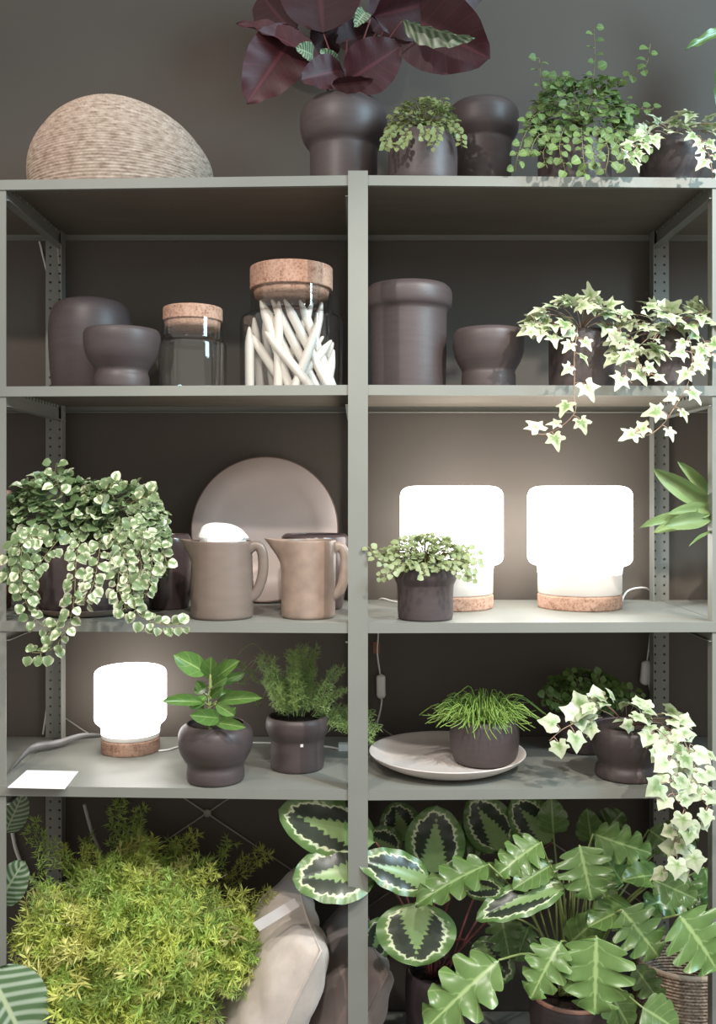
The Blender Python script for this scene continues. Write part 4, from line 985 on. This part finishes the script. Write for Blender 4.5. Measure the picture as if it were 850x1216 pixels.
def striped_plant():
    y = .1
    r = thing('striped_calathea', 'silver striped calathea at the end post, one broad leaf across it', 'plant', (P(-70, HZ, y).x, y, S5))
    pot_parts(r, -70, y, [(40, 1230), (43, 1240), (42, 1300), (36, 1335)], S5)
    L = [((-14, 1150), (36, 1250), 92, -.06, -.1, 0), ((-4, 1075), (24, 1030), 42, .1, .06, 0), ((6, 990), (26, 945), 34, .3, .3, 0), ((-60, 1130), (-110, 1060), 80, .1, .05, 0), ((-90, 1150), (-150, 1190), 80, .0, -.05, 0)]
    lines = []
    for b_, t_, w_, yb, yt, ro in L:
        pleaf(r, STR, b_, t_, w_, yb, yt, ro); e = P(b_[0], b_[1], yb); s = P(-70, 1235, y); lines.append([s, (s + e) / 2 + Vector((-.01, 0, .05)), e])
    stems(r, lines, .003, 'petiole', .002, 'petiole', each=True)
striped_plant()
def cushion(name, label, ctr, y, up, size, mat, seed, yawd):
    R = random.Random(seed); c = P(ctr[0], ctr[1], y)
    r = thing(name, label, 'cushion', tuple(c))
    up = Vector((up[0], 0, -up[1])).normalized(); W, H, T = size
    nrm = up.cross(Vector((0, 1, 0))).normalized(); dep = Vector((0, 1, 0))
    rot = Matrix.Rotation(radians(yawd), 3, up); nrm = rot @ nrm; dep = rot @ dep
    ph = [R.uniform(0, 6) for _ in range(6)]
    def side(sg):
        def fn(i, j):
            a, b_ = i * 2 - 1, j * 2 - 1
            t = ((1 - abs(a) ** 3.2) * (1 - abs(b_) ** 3.2)) ** .42
            edge = 1 - .05 * (1 - a * a) * abs(b_) - .05 * (1 - b_ * b_) * abs(a)
            wr = .010 * sin(7 * a + 4 * b_ + ph[0]) * (1 - t * .8) * .6 + .005 * sin(11 * b_ - 5 * a + ph[1]) * (abs(a) ** 2) + .004 * sin(15 * (a + b_) + ph[2]) * abs(b_) ** 2
            p = c + dep * (a * W / 2 * edge) + up * (b_ * H / 2 * edge) + nrm * (sg * (T / 2 * t + wr * min(1, t * 2.5)))
            return p
        return fn
    m = MB(); m.grid(side(1), 44, 44); k = len(m.f); m.grid(side(-1), 44, 44)
    m.f = m.f[:k] + [f[::-1] for f in m.f[k:]]
    m.build('cover', mat, r)
    m = MB(); ring = []
    for i in range(4):
        for q in range(14):
            t = q / 14 * 2 - 1; a, b_ = ((t, -1), (1, t), (-t, 1), (-1, -t))[i]
            edge = 1 - .05 * (1 - a * a) * abs(b_) - .05 * (1 - b_ * b_) * abs(a); ring.append(c + dep * (a * W / 2 * edge) + up * (b_ * H / 2 * edge))
    ring.append(ring[0]); m.tube(ring, .003, 6); m.build('piping_seam', mat, r)
    return r, c, up, nrm, dep
r_, c_, up_, nr_, dp_ = cushion('cushion', 'beige linen cushion leaning on its edge with a pale label at the top', (318, 1176), .15, (76, -165), (.40, .47, .185), 'linen', 1, 14)
q = [P(300, 1096, .0), P(308, 1106, -.01), P(356, 1076, .02), P(350, 1066, .03)]
m = MB(); m.add(q + [p + Vector((0, .0015, 0)) for p in q], [(0, 1, 2, 3), (7, 6, 5, 4), (0, 4, 5, 1), (1, 5, 6, 2), (2, 6, 7, 3), (3, 7, 4, 0)]); m.build('care_label', 'tag', r_, False, label='folded pale grey fabric label')
cushion('cushion', 'darker taupe cushion wedged between the beige cushion and the centre post', (397, 1196), .225, (76, -165), (.38, .44, .17), 'taupe_cloth', 2, 14)

def medallion():
    y = .22; R = random.Random(4)
    r = thing('potted_medallion_calathea', 'calathea with dark medallion leaves edged cream, in a dark pot behind the centre post', 'plant', (P(520, HZ, y).x, y, S5))
    pot_parts(r, 520, y, [(36, 1152), (39, 1158), (39, 1200), (35, 1318)], S5)
    L = [((446, 1000), (334, 964), 70, .08, .02, -8, 0), ((448, 1036), (352, 1036), 72, .04, -.02, 20, 1), ((514, 1038), (519, 962), 72, .16, .14, 0, 2), ((512, 1052), (436, 1016), 52, .04, -.02, 25, 1), ((494, 1070), (494, 1146), 96, .02, -.06, 0, 2),
         ((673, 1050), (566, 1084), 44, .0, -.06, 28, 0), ((600, 1010), (562, 950), 60, .26, .24, 0, 2), ((655, 1000), (610, 952), 54, .26, .24, 0, 0), ((470, 1020), (440, 990), 50, .26, .24, 0, 1), ((462, 1090), (436, 1140), 40, .2, .14, 0, 0), ((560, 1120), (606, 1160), 50, .2, .12, 0, 1), ((545, 1048), (596, 1060), 34, .02, -.04, 30, 0), ((480, 1000), (470, 955), 50, .3, .3, 10, 1)]
    lines = []
    for b_, t_, w_, yb, yt, ro, k in L:
        pleaf(r, MED[k], b_, t_, w_, yb, yt, ro); e = P(b_[0], b_[1], yb); s = P(520 + R.uniform(-12, 12), 1160, y); lines.append([s, (s + e) / 2 + Vector((0, .02, .04)), e])
    stems(r, lines, .0035, 'redstem', .0025, 'petiole', each=True)
medallion()
def philodendron():
    y = .14; R = random.Random(6)
    r = thing('potted_philodendron', 'glossy green philodendron with lobed leaves in a dark pot with a clay rim', 'plant', (P(678, HZ, y).x, y, S5))
    pot_parts(r, 678, y, [(47, 1176), (50, 1180), (50, 1190), (47, 1230), (40, 1330)], S5)
    k = M(y); z = P(0, 1176, y).z; m = MB(); m.lathe([(45 * k, z - .006), (45.5 * k, z + .001), (48 * k, z + .0035), (50 * k, z + .001), (50.3 * k, z - .004)], (P(678, HZ, y).x, y, 0), 56); m.build('clay_rim', 'terracotta', r, label='bare reddish clay rim')
    L = [((642, 1000), (590, 1034), 44, .05, 0, 10, 0, 1), ((688, 1004), (703, 1068), 60, .0, -.06, 0, 0, 1), ((704, 990), (773, 1016), 42, .1, .04, 20, 1, 1), ((654, 1028), (610, 1052), 30, .02, -.03, 10, 0, 0), ((580, 1026), (494, 1062), 46, -.02, -.09, 20, 0, 1), ((657, 990), (655, 953), 34, .2, .18, 0, 1, 0),
         ((666, 1118), (628, 1182), 50, -.04, -.1, 8, 0, 1), ((708, 1112), (706, 1206), 82, -.06, -.12, 0, 2, 1), ((738, 1080), (784, 1136), 58, .0, -.06, 0, 0, 1), ((806, 1086), (858, 1150), 78, -.04, -.1, -10, 1, 1), ((786, 1040), (748, 1036), 34, .06, .0, 20, 1, 0), ((774, 1044), (828, 1068), 36, .02, -.04, 10, 3, 1),
         ((752, 1076), (700, 1094), 40, .04, -.02, 20, 0, 0), ((770, 985), (808, 1012), 34, .2, .16, 0, 2, 1), ((762, 1196), (806, 1222), 46, -.06, -.1, 0, 1, 0), ((592, 1140), (502, 1220), 66, -.06, -.12, 6, 2, 1), ((594, 1084), (606, 1140), 40, .12, .08, 0, 1, 1), ((628, 1100), (612, 1140), 34, .14, .1, 0, 0, 1), ((702, 1000), (698, 966), 30, .24, .22, 0, 1, 0), ((716, 990), (736, 966), 36, .26, .22, 0, 0, 1),
         ((836, 1030), (850, 1076), 36, .12, .06, 0, 3, 1), ((724, 1180), (750, 1222), 40, .02, -.02, 0, 1, 0), ((752, 1146), (792, 1200), 32, .06, .02, 0, 0, 1), ((790, 1000), (828, 985), 40, .2, .2, 0, 0, 1), ((706, 1030), (722, 1076), 36, .1, .04, 0, 2, 1), ((640, 1020), (660, 1062), 30, .16, .1, 0, 3, 1), ((584, 1000), (540, 985), 40, .28, .26, 0, 0, 1), ((740, 1050), (718, 1014), 34, .16, .14, 0, 1, 1), ((820, 1060), (770, 1072), 40, .1, .04, 0, 3, 1), ((600, 1052), (566, 1036), 36, .1, .06, 0, 1, 0), ((676, 1120), (716, 1086), 36, .06, .0, 20, 0, 0), ((800, 1075), (850, 1050), 44, .16, .14, 0, 0, 1)]
    lines = []
    for b_, t_, w_, yb, yt, ro, kk, lob in L:
        pleaf(r, (PHI if lob else PHY)[kk], b_, t_, w_ * 1.14, yb, yt, ro, lift=.25); e = P(b_[0], b_[1], yb); s = P(678 + R.uniform(-14, 14), 1182, y + R.uniform(-.02, .02))
        q_ = (s + e) / 2 + Vector((0, .01, .05)); lines.append([s, q_, e])
    for i in range(16):
        tx = 678 + R.uniform(-46, 50); s = P(678 + R.uniform(-14, 14), 1182, y); e = P(tx, R.uniform(1030, 1080), y + R.uniform(-.03, .08)); lines.append([s, (s + e) / 2 + Vector(((e.x - s.x) * .1, 0, .01)), e])
    stems(r, lines, .0036, 'petiole', .0024, 'petiole', each=True)
philodendron()
def wicker_basket():
    y = .24; k = M(y); c = P(812, HZ, y); z1 = P(0, 1138, y).z
    r = thing('wicker_basket', 'brown woven basket standing behind the philodendron at the end post', 'basket', (c.x, y, S5))
    R0, R1 = 58 * k, 52 * k; H = z1 - S5
    def fn(u, v):
        a = 2 * pi * v; q = R1 + (R0 - R1) * sin(u * pi * .6)
        return Vector((c.x + q * cos(a), y + q * sin(a) * .9, S5 + .003 + H * u)), Vector((cos(a), sin(a), 0))
    weave(r, 'woven_side', 'wicker', fn, 34, 90, .005, 4, 3)
    m = MB(); m.tube([(c.x + R0 * .97 * cos(2 * pi * i / 48), y + R0 * .87 * sin(2 * pi * i / 48), z1 + .002) for i in range(49)], .007, 8); m.build('rim_braid', 'wicker', r)
    m = MB(); m.lathe([(.0005, 0), (R1 * .9, 0)], (c.x, y, S5 + .004), 40); m.build('basket_base', 'wicker', r)
wicker_basket()
for o in sc.objects:
    if '_o' in o: del o['_o']
